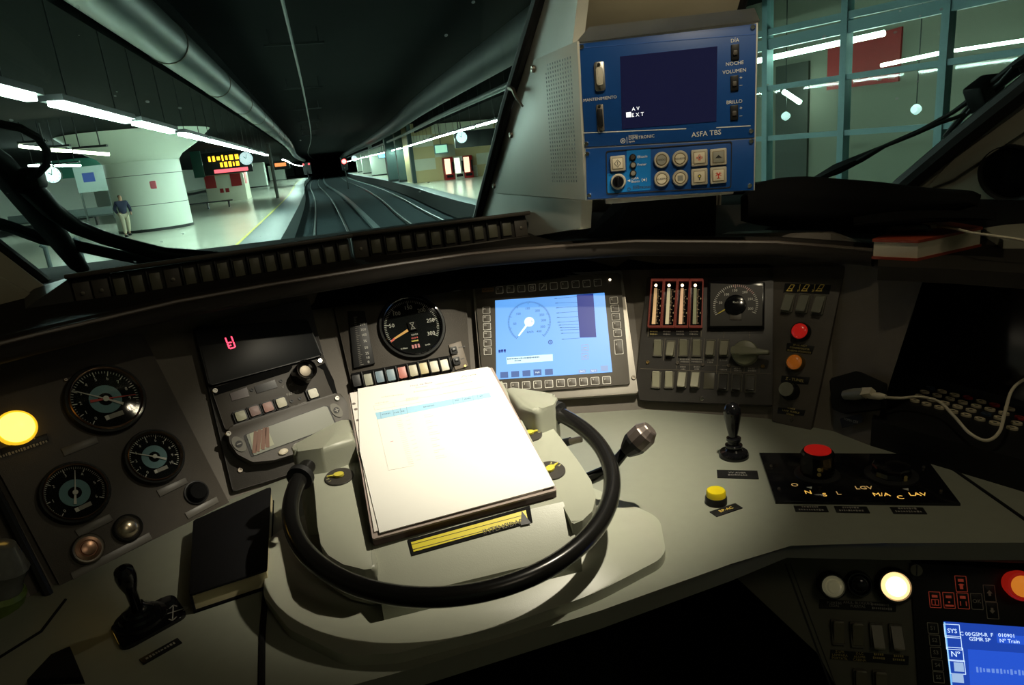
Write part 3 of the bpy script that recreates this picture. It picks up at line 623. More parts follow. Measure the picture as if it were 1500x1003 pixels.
# the dashboard hood over the instruments
LIP = [Vector(v) for v in ((-.62,.76,1.078),(-.50,.87,1.079),(-.382,.967,1.080),(-.242,1.07,1.081),(-.12,1.105,1.082),(-.038,1.126,1.081),(.10,1.165,1.079),(.215,1.186,1.077),(.288,1.158,1.078),(.39,1.115,1.078),(.484,1.074,1.077),(.60,1.02,1.067),(.683,.974,1.060),(.733,.908,1.054),(.765,.855,1.050))]
cen = Vector((.10,.35,1.075)); rows = []
prof = [(.17,-.012),(.07,-.010),(.012,-.004),(0,0),(-.003,.008),(.002,.016),(.010,.021),(.03,.022),(.036,.019),(.040,.024),(.055,.024),(.062,.018),(.12,.018),(.2,.020),(.34,.03),(.5,.03)]
for p in LIP:
    d = (p-cen); d.z = 0; d.normalize(); rows.append([p+d*a+Vector((0,0,c)) for a, c in prof])
hood = thing('dashboard_hood', 'dark brown curved hood running above the instrument panels', 'dashboard')
MB().loft([[r[i] for i in range(len(prof))] for r in rows]).build('hood_shell', mat('hood_brown', (.016,.013,.010), .8, vary=.15, scale=60, bump=.1, spec=.2), hood, smooth=60)
MB().tube([r[6]+Vector((0,0,.0)) for r in rows], .0035, 8).build('front_bead', mat('hood_bead', (.09,.07,.055), .35, vary=.1), hood)
# dash top filling the space between hood and windscreens
struct('trim_19', MB().hull([(-1.36,.75,1.03),(-.2,1.25,1.03),(.5,1.2,1.03),(.85,.92,1.03),(1.36,.6,1.03),(1.36,1.6,1.03),(.6,2.05,1.03),(-1.36,2.05,1.03)],
    [(-1.36,.85,1.085),(-.2,1.30,1.085),(.5,1.28,1.085),(.88,1.0,1.075),(1.36,.75,1.075),(1.36,1.6,1.085),(.6,2.05,1.085),(-1.36,2.05,1.085)]), black_matt)

# annunciator strips: two rows of dark window cells standing on the hood
def annun(p0, p1, z0, z1, cells, plates, label, end_left):
    p0, p1 = Vector(p0), Vector(p1); L = (p1-p0).length; yaw = math.degrees(math.atan2(p1.y-p0.y, p1.x-p0.x))
    f = Frame((p0.x,p0.y,z0), yaw, 6); H = z1-z0
    t = thing('annunciator_strip', label, 'indicator strip', f.M())
    MB().box(L/2,H/2,-.03,L,H,.05,.003).build('housing', panel_dark, t)
    MB().box(L/2,H+.004,-.02,L+.01,.008,.075,.003).build('top_rail', panel_brown, t)
    MB().box(L/2,.003,.004,L,.006,.012,.002).build('bottom_rail', panel_brown, t)
    w = L/cells
    for i in range(cells):
        x = (i+.5)*w
        if i in plates: 
            b = MB().box(x,H*.5,-.002,w*.9,H*.72,.008,.001); b.build('blank_plate', housing_grey, t)
            MB().lathe([(.003,.002),(.003,.004),(0,.0045)],12,Matrix.Translation((x,H*.5,0))).build('screw', dull_metal, t)
            continue
        c = MB().box(x,H*.52,-.003,w*.62,H*.56,.006,.001).build('window_cell', mat('cell_olive', (.13,.125,.085), .4, vary=.12, scale=40), t)
        MB().box(x-w*.42,H*.5,0,w*.1,H*.8,.012,.001).build('divider', black_plastic, t)
    return t
t = annun((-.425,1.222),(.018,1.318),1.088,1.139,17,(0,1,5), 'left dark annunciator strip of small olive windows at the foot of the windscreen', 1)
MB().hull([(-.427,1.222,1.06),(-.427,1.30,1.06),(-.56,1.36,1.06),(-.50,1.20,1.06)],[(-.427,1.222,1.139),(-.427,1.30,1.139),(-.56,1.36,1.110),(-.50,1.20,1.098)]).build('end_block', panel_dark, t, t.matrix_basis.inverted())
annun((.022,1.335),(.372,1.345),1.092,1.139,12,(0,11), 'right dark annunciator strip of small olive windows, ending at the centre pillar', 0)

# outside wipers
WO = Frame(WL.w(0,0,-.05), 0, -53.5)
def wp(px, off=0): return [WO.w(*WO.l(*q), off) for q in px]
KW = 1.30                                  # the outside wiper stands about 1.9 m away
t = thing('windscreen_wiper', 'thick black wiper with bent arm and hose outside the left windscreen', 'wiper')
MB().tube(wp([(-40,215),(0,243),(40,290),(80,342),(112,385),(122,394)]), [KW*v for v in (.020,.021,.022,.019,.015,.011)], 12).build('blade', rubber, t)
MB().tube(wp([(40,262),(75,300),(110,325),(150,341),(190,353),(240,366),(300,372),(360,378)], .012), [KW*v for v in (.018,.015,.013,.012,.012,.013,.015,.017)], 12).build('arm', black_plastic, t)
MB().tube(wp([(-30,325),(20,340),(60,355),(110,365),(160,376),(210,386),(280,394)], -.01), KW*.010, 10).build('lower_arm', mat('arm_teal', (.03,.05,.055), .4), t)
MB().tube(wp([(-20,162),(0,168),(30,174),(55,188),(69,208),(68,228),(55,242),(44,248)], .02), KW*.0055, 10).build('hose', rubber, t)
MB().box(0,0,0,.05,.05,.04,.008).build('pivot_box', black_plastic, t, Matrix.Translation(wp([(42,262)])[0]))
WQ = Frame(WR.w(0,0,-.05), -32, -48)
def wq(px, off=0): return [WQ.w(*WQ.l(*q), off) for q in px]
t = thing('windscreen_wiper', 'black wiper with a long arm and hose outside the right windscreen', 'wiper')
MB().tube(wq([(1195,262),(1225,248),(1260,232),(1296,214),(1350,190),(1395,165),(1430,140),(1490,92),(1540,60)]), [.007,.013,.010,.0045,.0045,.0045,.006,.007,.008], 10).build('blade', rubber, t)
MB().tube(wq([(1255,228),(1290,208),(1335,190),(1375,172),(1415,158),(1440,130),(1465,110),(1482,90),(1492,88),(1496,96)], .015), .004, 8).build('hose', rubber, t)
MB().tube(wq([(1385,200),(1410,170),(1440,140),(1480,108),(1540,70)], .0), [.006,.007,.012,.012,.012], 8).build('arm', black_plastic, t)
c = wq([(1443,138)])[0]; MB().box(0,0,0,.055,.045,.06,.008).build('pivot_box', black_plastic, t, Matrix.Translation(c) @ Matrix.Rotation(-.5,4,'Y'))
# wire hook on the pillar
hk = [SF.w(*SF.l(*q), o) for q, o in (((742,136),-.006),((757,128),.014),((766,130),.02),((771,142),.02),((776,155),.014))]
tag(MB().tube(hk, [.006,.005,.004,.003,.002], 10).build('wire_hook', dull_metal), 'small bent hook on the centre pillar left of the blue unit', 'hook')

# ------------------------------------------------------------------ blue signalling display unit hung on the pillar
tA = crop(700,0,3.04)
w_tl, w_tr, w_br, w_bl = AF.poly([(847,60),(1111,28),(1106,279),(858,294)])
wid = ((w_tr-w_tl).length+(w_br-w_bl).length)/2; hgt = ((w_tl-w_bl).length+(w_tr-w_br).length)/2
asfa = thing('signalling_display_unit', 'blue fronted signalling display box with cream keys, hung at the centre pillar', 'control unit', AF.M())
outl = [tuple(w_bl), tuple(w_br), tuple(w_tr), tuple(w_tl)]
MB().prism(outl, -.012, -.001, .002).build('face_frame', case_grey, asfa)
MB().prism([tuple(Vector(p)*1.0) for p in outl], -.16, -.012).build('case', case_grey, asfa)
# the sun visor along the top edge
a, b = w_tl, w_tr
MB().hull([(a.x-.004,a.y-.002,.0),(b.x+.002,b.y-.002,.0),(b.x+.002,b.y-.002,-.15),(a.x-.004,a.y-.002,-.15)], [(a.x+.02,a.y+.014,.022),(b.x-.008,b.y+.012,.022),(b.x-.008,b.y+.016,-.15),(a.x+.02,a.y+.018,-.15)]).build('visor', case_grey, asfa)
ins = lambda pts, d: [tuple(Vector(p)+(Vector((sum(q[0] for q in pts)/len(pts), sum(q[1] for q in pts)/len(pts)))-Vector(p)).normalized()*d) for p in pts]
up_panel = AF.poly([tA(449,196),tA(1240,106),tA(1232,612),tA(478,655)]); lo_panel = AF.poly([tA(480,662),tA(1232,618),tA(1228,846),tA(486,888)])
MB().prism([tuple(v) for v in up_panel], -.001, .001, .0004).build('upper_panel', face_blue, asfa)
MB().prism([tuple(v) for v in lo_panel], -.001, .001, .0004).build('lower_panel', face_blue, asfa)
lp = round_poly(AF.poly([tA(570,672),tA(1132,628),tA(1128,836),tA(573,866)]), .004)
lp2 = round_poly(AF.poly([tA(574,676),tA(1128,633),tA(1124,832),tA(577,862)]), .004)
MB().frame(lp, lp2, .001, .0022).build('key_field_border', black_mark, asfa)
MB().prism([tuple(v) for v in round_poly(AF.poly([tA(662,668),tA(770,662),tA(770,845),tA(578,860),tA(576,772),tA(662,766)]), [.003,.002,.003,.003,.003,0])], .001, .0016).build('light_blue_field', face_light_blue, asfa)
scr = MB().prism([tuple(v) for v in AF.poly([tA(634,252),tA(1066,207),tA(1062,540),tA(642,575)])], .001, .002).build('screen', mat('asfa_screen', (.006,.006,.014), .13, emit=(.012,.014,.06), power=.4, vary=0), asfa)
asfa_white = mat('asfa_white', (.9,.9,.9), .5, emit=(.9,.95,1), power=1.0, vary=0)
def sa(x, y): return AF.l(*tA(x, y))
slope = math.atan2((w_tr-w_tl).y, (w_tr-w_tl).x)
def AT(txt, x, y, size, m, z=.0014, parent=asfa, rot=0.0, align='CENTER', name='lettering'):
    p = sa(x, y); return MB().text(txt, p.x, p.y, size, z, rot, align).build(name, m, parent)
rs = .01
p = sa(672,511); MB().box(p.x,p.y,.0022,.0075,.0075,.0006).build('cursor_block', asfa_white, scr)
AT('A V',703,485,.0075,asfa_white,.002,scr); AT('E X T',712,511,.0078,asfa_white,.002,scr)
for txt, x, y, s in (('DÍA',1144,181,.0072),('NOCHE',1143,283,.0072),('VOLUMEN',1142,318,.0072),('BRILLO',1142,454,.0072),('MANTENIMIENTO',544,440,.0064),('ASFA TBS',1017,595,.0105),('+',1171,347,.008),('–',1171,379,.008),('+',1171,482,.008),('–',1171,515,.008)): AT(txt,x,y,s,white_mark)
AT('invensys',671,605,.0042,white_mark,align='LEFT'); AT('DIMETRONIC',671,617,.0066,white_mark,align='LEFT'); AT('signals',671,631,.0038,white_mark,align='LEFT')
p = sa(646,627); MB().ring(p.x,p.y,.0030,.0038,.001,.0014).bar(p.x,p.y-.002,p.x,p.y+.002,.0008,.001,.0014).bar(p.x-.002,p.y,p.x+.002,p.y,.0008,.001,.0014).build('emblem', white_mark, asfa)
p = sa(664,624); MB().box(p.x,p.y,.0012,.0006,.010,.0004).build('emblem_line', white_mark, asfa)
for x0,y0,x1,y1 in ((470,592,928,573),(1062,568,1214,560)):
    a, b = sa(x0,y0), sa(x1,y1); MB().bar(a.x,a.y,b.x,b.y,.0012,.001,.0015).build('scribed_line', white_mark, asfa)
a, b = sa(450,215), sa(1238,152); MB().bar(a.x,a.y,b.x,b.y,.0009,.001,.0014).build('scribed_line', mat('blue_line',(.02,.09,.35),.5,vary=0), asfa)
# switches at the right edge, service connectors at the left
for x, y in ((1145,233),(1142,371),(1141,502)):
    p = sa(x,y); b = MB().box(p.x,p.y,.002,.0115,.0215,.004,.001).build('slide_switch', black_plastic, asfa); MB().box(p.x,p.y-.001,.0045,.006,.007,.004,.001).build('slider', housing_grey, b)
p = sa(544,341); b = MB().prism(rrect(.0155,.042,.003,p.x,p.y), .001, .006, .001).build('service_connector', steel, asfa); MB().prism(rrect(.010,.026,.003,p.x,p.y), .006, .0095, .001).build('socket', mat('socket_pale',(.5,.46,.36),.5), b)
for dy in (-.017,.017): MB().lathe([(.0025,.006),(.0025,.008),(0,.0085)],12,Matrix.Translation((p.x,p.y+dy,0))).build('screw', chrome, b)
p = sa(546,525); b = MB().prism(rrect(.011,.040,.002,p.x,p.y), .001, .004, .001).build('cover_latch', dull_metal, asfa); MB().box(p.x,p.y,.0065,.008,.026,.006,.001).build('latch_bar', black_plastic, b)
for dy in (-.018,.018): MB().lathe([(.0022,.004),(.0022,.006),(0,.0065)],12,Matrix.Translation((p.x,p.y+dy,0))).build('screw', chrome, b)
def screw(parent, x, y, r=.0036, z=.001, m=chrome):
    MB().lathe([(r,z),(r,z+.0015),(r*.8,z+.0025),(r*.45,z+.0025),(r*.4,z+.001),(0,z+.001)], 20, Matrix.Translation((x,y,0))).build('screw', m, parent)
for x, y in ((464,210),(1224,122),(485,641),(1216,584),(488,685),(1216,629),(497,870),(1210,826)):
    p = sa(x,y); screw(asfa, p.x, p.y)
def square_key(x, y, w, name='square_key', face=key_cream):
    p = sa(x,y); k = MB().box(p.x,p.y,.0035,w,w,.007,.0018).build(name, key_frame, asfa)
    MB().box(p.x,p.y,.0075,w*.66,w*.66,.0018,.0004).build('key_cap', face, k); MB().frame(rrect(w*.72,w*.72,.001,p.x,p.y), rrect(w*.66,w*.66,.001,p.x,p.y), .0065, .0074).build('key_groove', mat('groove_brown',(.16,.11,.04),.5), k)
    return k, p
def round_key(x, y, r, face=key_cream):
    p = sa(x,y); k = MB().lathe([(r,.001),(r,.005),(r*.88,.0075),(r*.72,.0075),(r*.72,.006),(0,.006)], 40, Matrix.Translation((p.x,p.y,0))).build('round_key', key_frame, asfa)
    MB().lathe([(r*.62,.006),(r*.62,.0075),(r*.58,.0082),(0,.0082)], 40, Matrix.Translation((p.x,p.y,0))).build('key_cap', face, k)
    MB().ring(p.x,p.y,r*.62,r*.72,.006,.0066).build('key_groove', MATS['groove_brown'] if 'groove_brown' in MATS else mat('groove_brown',(.16,.11,.04),.5), k)
    return k, p
dark_txt = mat('dark_text', (.05,.045,.04), .5, vary=0)
k, p = square_key(624,727,.0235); MB().frame([(p.x+.0055*math.cos(i*PI/2),p.y+.0062*math.sin(i*PI/2)) for i in range(4)], [(p.x+.0045*math.cos(i*PI/2),p.y+.0051*math.sin(i*PI/2)) for i in range(4)], .0083, .0087).box(p.x,p.y,.0085,.0009,.006,.0005).build('symbol', dark_txt, k)
grey_cap = mat('grey_cap', (.25,.24,.19), .5)
for x, y, txt, fc in ((818,712,'MODO',grey_cap),(900,706,'REARME',key_cream),(819,796,'ALARMA',key_cream),(901,792,None,key_cream)):
    k, p = round_key(x,y,.0122,fc)
    if txt: MB().text(txt, p.x, p.y, .0042, .0082).build('lettering', dark_txt, k)
    else: MB().box(p.x,p.y,.0084,.008,.008,.0005).build('symbol', grey_cap, k)
for x, y, sym in ((986,702,'flower'),(1070,698,'tri'),(986,786,'lamp'),(1070,779,'star')):
    k, p = square_key(x,y,.0245,face=grey_cap if sym == 'tri' else key_cream); z0, z1 = .0083, .0087
    if sym == 'tri': MB().prism([(p.x-.0048,p.y-.0015),(p.x+.0048,p.y-.0015),(p.x,p.y+.003)], z0, z1).build('symbol', black_mark, k)
    elif sym == 'flower':
        m = MB().ring(p.x,p.y,.0018,.0026,z0,z1)
        for i in range(4): m.ring(p.x+.0034*math.cos(i*PI/2),p.y+.0034*math.sin(i*PI/2),.0009,.0015,z0,z1,16)
        m.build('symbol', red_mark, k); MB().disc(p.x,p.y,.0010,z0,z1,12).build('symbol_centre', black_mark, k)
    elif sym == 'lamp':
        MB().ring(p.x,p.y+.001,.0015,.0027,z0,z1).box(p.x,p.y-.0035,.0085,.0014,.003,.0004).build('symbol', dark_txt, k); MB().disc(p.x,p.y+.001,.0015,z0,z1,16).build('symbol_centre', yellow_mark, k)
    else:
        m = MB(); 
        for a in (0.5,1.0,PI-1.0,PI-.5,-.45,PI+.45): m.bar(p.x,p.y+.001,p.x+.0048*math.cos(a),p.y+.001+.0042*math.sin(a),.0009,z0,z1)
        m.bar(p.x,p.y+.001,p.x,p.y-.0045,.0012,z0,z1).bar(p.x-.0025,p.y-.0045,p.x+.0025,p.y-.0045,.0009,z0,z1).build('symbol', red_mark, k)
for (x, y), c in (((690,700),'dark_bulb'),((692,735),'grey_bulb'),((692,771),'grey_bulb')):
    p = sa(x,y); k = MB().lathe([(.0052,.001),(.0052,.004),(.0042,.005),(.0042,.003),(0,.003)], 20, Matrix.Translation((p.x,p.y,0))).build('indicator_lamp', black_plastic, asfa)
    MB().lathe([(.0042,.003),(.0035,.005),(0,.006)], 20, Matrix.Translation((p.x,p.y,0))).build('lens', mat(c, (.05,.04,.03) if c[0]=='d' else (.22,.20,.16), .2, vary=0), k)
AT('Eficacia',710,699,.0054,white_mark,.0017,align='LEFT'); AT('Frenar',710,734,.0054,white_mark,.0017,align='LEFT'); AT('ASFA',683,795,.0052,white_mark,.0017,align='LEFT'); AT('Básico',683,809,.0052,white_mark,.0017,align='LEFT')
AT('DIMETRONIC',690,838,.0048,dark_txt,.0017,align='LEFT'); AT('invensys',690,828,.003,dark_txt,.0017,align='LEFT')
p = sa(741,800); MB().disc(p.x,p.y,.0016,.0016,.002,16).ring(p.x,p.y,.0034,.0040,.0016,.002,16,-.8,.8).ring(p.x,p.y,.0034,.0040,.0016,.002,16,PI-.8,PI+.8).build('symbol', white_mark, asfa)
p = sa(674,804); MB().prism([(p.x-.003,p.y),(p.x+.0016,p.y+.0018),(p.x+.0016,p.y-.0018)], .0016, .002).build('symbol', white_mark, asfa)
p = sa(673,842); MB().ring(p.x,p.y,.0020,.0027,.0016,.002).build('emblem', dark_txt, asfa)
p = sa(626,808); k = MB().lathe([(.0122,.001),(.0122,.005),(.0108,.0075),(.0092,.0075),(.0092,.002),(0,.002)], 40, Matrix.Translation((p.x,p.y,0))).build('rotary_switch', key_frame, asfa)
MB().lathe([(.0092,.002),(.0088,.009),(.0078,.0105),(0,.0105)], 32, Matrix.Translation((p.x,p.y,0))).box(p.x,p.y,.013,.0045,.015,.006,.0015).build('knob', black_gloss, k)
# perforated side plate and its fixing plate running back along the pillar
sp4 = SF.poly([(845,60),(782,88),(726,283),(857,293)])
MB().prism([tuple(v) for v in sp4], -.004, 0, .0005).build('side_plate', case_grey, asfa, AF.M().inverted() @ SF.M())
m = MB(); A, B, Cc, D = (SF.l(*tA(*q)) for q in ((302,292),(412,256),(440,806),(334,806)))
for i in range(11):
    for j in range(30):
        u, v = i/10, j/29; t0 = A.lerp(B,u); t1 = D.lerp(Cc,u); q = t0.lerp(t1,v)
        if i < 1 and j < 2: continue
        m.box(q.x,q.y,.0002,.0028,.0034,.0006)
m.build('perforations', black_mark, asfa, AF.M().inverted() @ SF.M())
for x, y in ((250,307),(151,600),(75,826)):
    p = SF.l(*tA(x,y)); MB().lathe([(.0065,0),(.0065,.002),(.0048,.005),(.0025,.005),(.0022,.003),(0,.003)], 24, Matrix.Translation((p.x,p.y,0))).build('bolt', dull_metal, asfa, AF.M().inverted() @ SF.M())
p = AF.l(895,297); MB().box((w_bl.x+w_br.x)/2+.0,w_bl.y-.004,-.075,.20,.01,.12,.002).build('bottom_flange', case_grey, asfa)
pb = AF.w((w_bl.x+w_br.x)/2, w_bl.y-.01, -.09)
MB().hull([(pb.x-.10,pb.y+.05,1.075),(pb.x+.10,pb.y+.02,1.075),(pb.x+.12,pb.y+.16,1.075),(pb.x-.1,pb.y+.2,1.075)], [(pb.x-.06,pb.y+.02,pb.z),(pb.x+.08,pb.y-.02,pb.z),(pb.x+.1,pb.y+.06,pb.z),(pb.x-.05,pb.y+.1,pb.z)]).build('mounting_foot', black_matt, asfa, AF.M().inverted())
# ------------------------------------------------------------------ the curved instrument console: seven facets round the seat
G = Frame(atz(205,800,.80), 38, 30)
R_ = Frame(G.hit(285,620), 25, 30)
S_ = Frame(R_.hit(500,520), 8, 30)
D_ = Frame(S_.hit(695,480), -19, 32)
W_ = Frame(D_.hit(938,540), -40, 30)
K_ = Frame(W_.hit(1122,500), -57, 28)
N_ = Frame(K_.hit(1215,520), -80, 22)
def meet(a, b, z, off):
    M = Matrix((a.n, b.n, Vector((0,0,1)))); return M.inverted() @ Vector(((a.o+a.n*off).dot(a.n), (b.o+b.n*off).dot(b.n), z))
FR = [G, R_, S_, D_, W_, K_, N_]; off = -.009
def edge(f, off, z, s): # a point on facet f at height z, s metres along it
    p = f.o+f.n*off; t = (z-p.z)/f.u.z; return p+f.u*t+f.h*s
lo = [edge(G,off,.775,-.45)] + [meet(FR[i],FR[i+1],.775,off) for i in range(6)] + [edge(N_,off,.775,.105), Vector((.87,.965,.775)), Vector((1.36,.96,.775))]
hi = [edge(G,off,1.085,-.45)] + [meet(FR[i],FR[i+1],1.085,off) for i in range(6)] + [edge(N_,off,1.045,.105), Vector((.87,.985,1.03)), Vector((1.36,.98,1.03))]
back = lambda P, d: [p + (p-Vector((.12,.2,p.z))).normalized()*d for p in P]
shell = thing('instrument_console', 'brown grey faceted console body behind all the instrument panels', 'console')
MB().loft([back(lo,.03), lo, hi, back(hi,.03)]).build('console_body', mat('console_brown', (.115,.098,.076), .55, vary=.12, scale=60, bump=.15), shell, smooth=12)

def panel(name, fr, px, m, label, off0=-.008, off1=0.0, rad=.004, bev=.0012, cat='panel'):
    pts = fr.poly(px); t = thing(name, label, cat, fr.M())
    MB().prism(round_poly([tuple(v) for v in pts], rad), off0, off1, bev).build('plate', m, t); return t
def plate4(parent, fr, px, z0, z1, m, name='name_plate', bev=.0004):
    return MB().prism([tuple(v) for v in fr.poly(px)], z0, z1, bev).build(name, m, parent)
def angle(v): return math.atan2(v.y, v.x)

# ---- round pressure gauges
def gauge(fr, c, R, r_dial, px0, px1, n, minor, label, needles, ring_r, teal=True, num_size=.0055, group=None, rim=copper_rim, cat='gauge', name='pressure_gauge', numerals=None, num_r=.76, plate=True):
    cc = fr.l(*c); t = thing(name, label, cat, fr.M(cc.x, cc.y), group)
    MB().lathe([(R,0),(R,.006),(R*.965,.010),(R*.90,.0105),(R*.885,.008),(R*.885,0)], 72, closed=True).build('flange', black_plastic, t)
    MB().lathe([(R*.895,.006),(R*.895,.012),(R*.87,.0135),(R*.845,.012),(r_dial,.004),(r_dial,.003),(R*.895,.003)], 72, closed=True).build('rim', rim, t)
    MB().lathe([(r_dial*1.01,.003),(0,.003)], 64).build('dial_face', mat('dial_black', (.009,.011,.011), .7, vary=0, spec=.1), t)
    if teal: MB().ring(0,0,ring_r*.45,ring_r,.003,.0035,48).build('dial_ring', teal_dial, t)
    a0 = angle(fr.l(*px0)-cc); a1 = angle(fr.l(*px1)-cc)
    while a1 > a0: a1 -= 2*PI
    m = MB()
    for i in range((n)*minor+1):
        a = a0+(a1-a0)*i/(n*minor); big = i % minor == 0; mid = minor % 2 == 0 and i % (minor//2) == 0
        ri = r_dial*(.80 if big else .87 if mid else .89); ro = r_dial*.965
        m.bar(ri*math.cos(a),ri*math.sin(a),ro*math.cos(a),ro*math.sin(a),.0011 if big else .0007,.003,.0035)
    m.build('scale_marks', white_mark, t)
    m = MB(); nums = numerals or [str(i) for i in range(n+1)]

    mid_a = (a0+a1)/2 - PI/2
    for i, s in enumerate(nums):
        a = a0+(a1-a0)*i/(len(nums)-1); rr = r_dial*num_r
        if s: m.text(s, rr*math.cos(a)*.93, rr*math.sin(a)*.93, num_size*1.18, .003, mid_a)
    m.build('numerals', white_mark, t)
    for tip, tail, w, mm in needles:
        v = fr.l(*tip)-cc; u = fr.l(*tail)-cc
        nd = MB(); nd.bar(0,0,v.x,v.y,w,.0045,.0052,w*.35); nd.bar(u.x,u.y,0,0,w*1.9,.0045,.0052,w*1.1); nd.build('needle', mm, t)
    MB().lathe([(r_dial*.09,.0052),(r_dial*.09,.0065),(0,.0068)], 20).build('needle_hub', white_mark, t)
    if plate:
        dn = mid_a-PI/2; px_, py_ = r_dial*.60*math.cos(dn+.12), r_dial*.60*math.sin(dn+.12)
        b = MB().box(px_,py_,.0033,r_dial*.44,r_dial*.15,.0006,rot=mid_a).build('maker_plate', grey_mark, t)
        MB().box(px_-r_dial*.27*math.cos(mid_a),py_-r_dial*.27*math.sin(mid_a),.0033,r_dial*.12,r_dial*.15,.0006,rot=mid_a).build('maker_mark', white_mark, t)
    MB().lathe([(r_dial*1.12,.0105),(0,.0112)], 48).build('glass', cover_glass, t)
    return t
g5 = crop(0,450,2.229)
gp = panel('gauge_panel', G, [(-60,600),(4,701),(98,876),(337,738),(209,488),(60,500),(-60,545)], panel_brown, 'dark brown panel with three pressure gauges at the left', off1=0)
gauge(G, g5(343,302), .0525, .0445, g5(310,368), g5(417,328), 10, 5, 'largest pressure gauge, top of the left panel, with a white and a red needle', [(g5(232,275),g5(400,318),.0020,white_mark),(g5(440,288),g5(292,311),.0022,red_mark)], .021)
gauge(G, g5(502,490), .041, .0345, g5(480,540), g5(550,506), 10, 5, 'small pressure gauge at the right, reading three', [(g5(430,479),g5(540,498),.0018,white_mark)], .017, num_size=.0048)
gauge(G, g5(243,607), .042, .0365, g5(212,663), g5(332,622), 6, 10, 'lower left pressure gauge with its needle pointing straight up', [(g5(242,534),g5(243,645),.0018,white_mark)], .018, num_size=.0048)
for c4 in ([(198,463),(312,420),(322,443),(210,487)],[(510,598),(604,556),(614,574),(522,620)],[(243,729),(356,674),(370,696),(258,752)],[(602,672),(706,618),(714,637),(614,692)],[(229,868),(486,735),(497,757),(240,894)]):
    plate4(gp, G, [g5(*q) for q in c4], 0, .0016, name_plate_grey)
for x, y in ((214,238),(500,455)): 
    v = G.l(*g5(x,y)); screw(gp, v.x, v.y, .0025, 0, dull_metal)
# amber lamp with its plate
def lamp(fr, c, r, label, lens, h=.010, body=black_plastic, group=None, dome=.35, name='indicator_lamp', cat='lamp', tilt=None):
    v = fr.l(*c); t = thing(name, label, cat, fr.M(v.x, v.y), group)
    MB().lathe([(r*1.12,0),(r*1.12,h*.6),(r*1.0,h),(r*.93,h),(r*.93,h*.5),(0,h*.5)], 40).build('bezel', body, t)
    MB().lathe([(r*.92,h*.5),(r*.90,h*1.0),(r*.7,h*(1+dome*.6)),(r*.35,h*(1+dome*.95)),(0,h*(1+dome))], 40).build('lens', lens, t)
    return t
v = G.l(*g5(52,395)); t = thing('indicator_lamp', 'glowing round amber lamp at the left edge', 'lamp', G.M(v.x, v.y))
MB().lathe([(.0235,0),(.0235,.004),(.022,.006),(.0205,.006),(.0205,.001)], 48).build('bezel', mat('amber_rim', (.7,.35,.02), .35, emit=(1,.55,.02), power=1.0, vary=0), t)
MB().lathe([(.0205,.003),(.019,.010),(.012,.0145),(0,.016)], 48).build('lens', mat('amber_glow', (1,.75,.25), .3, emit=(1,.60,.10), power=2.6, vary=0), t)
pl = plate4(gp, G, [g5(0,462),g5(152,412),g5(159,437),g5(6,490)], 0, .0016, black_plastic)
a = G.l(*g5(80,437)); b = G.l(*g5(82,462)); ra = angle(G.l(*g5(152,412))-G.l(*g5(0,462)))
MB().scribble(-.012,.012,0,.0048,0).build('lettering', grey_mark, pl, Matrix.Translation((a.x,a.y,.0016)) @ Matrix.Rotation(ra,4,'Z'))
MB().scribble(-.028,.026,0,.0048,0,seed=4).build('lettering', grey_mark, pl, Matrix.Translation((b.x,b.y,.0016)) @ Matrix.Rotation(ra,4,'Z'))
v = G.l(*g5(415,722)); t = thing('push_button', 'shiny domed metal push button below the gauges', 'button', G.M(v.x, v.y))
MB().lathe([(.0185,0),(.0185,.006),(.017,.008),(.0155,.007),(.0145,.005)], 40).build('bezel', black_plastic, t); MB().lathe([(.0145,.004),(.013,.008),(.008,.0115),(0,.0125)], 40).build('dome', mat('dome_metal',(.62,.52,.38),.25,.9), t)
v = G.l(*g5(285,790)); t = thing('push_button', 'copper ringed push button at the bottom left of the gauge panel', 'button', G.M(v.x, v.y))
MB().lathe([(.0195,0),(.0195,.006),(.018,.008),(.016,.007)], 40).build('bezel', dull_metal, t); MB().lathe([(.016,.004),(.015,.008),(.011,.009),(.010,.0075),(.0095,.0075),(.0085,.010),(.004,.011),(0,.011)], 40).build('cap', copper_rim, t)
v = G.l(*g5(640,605)); t = thing('push_button', 'black push button below the right small gauge', 'button', G.M(v.x, v.y))
MB().lathe([(.0155,0),(.0155,.004),(.0135,.005),(.0130,.010),(.0115,.0125),(0,.0125)], 40).build('cap', black_matt, t); MB().lathe([(.0175,0),(.0175,.003),(.0155,.0035)], 40).build('bezel', black_plastic, t)
# the frame further left and the clear packaging tucked into it
a = [G.w(*G.l(*q), .004) for q in ((-40,660),(4,741),(68,868),(95,915))]
tag(MB().tube(a, .006, 8).build('edge_trim', black_plastic), 'black edge trim left of the gauge panel', 'trim')
a = G.hit(-6,862,.0); t = thing('plastic_wrapper', 'crumpled clear and green plastic wrapper at the lower left edge', 'wrapper', Matrix.Translation(a))
bm_ = MB(); bm_.lathe([(.0,-.05),(.024,-.045),(.03,-.02),(.026,.01),(.03,.03),(.018,.05),(.012,.06),(0,.062)], 18); o = bm_.build('clear_part', mat('clear_plastic',(.14,.145,.13),.15,vary=.5,scale=60), t, Matrix.Rotation(.4,4,'Y'))
MB().lathe([(.031,-.03),(.032,-.005),(.028,.0)], 18).build('green_part', mat('wrapper_green',(.12,.18,.03),.4,vary=.5,scale=90), t, Matrix.Rotation(.4,4,'Y'))

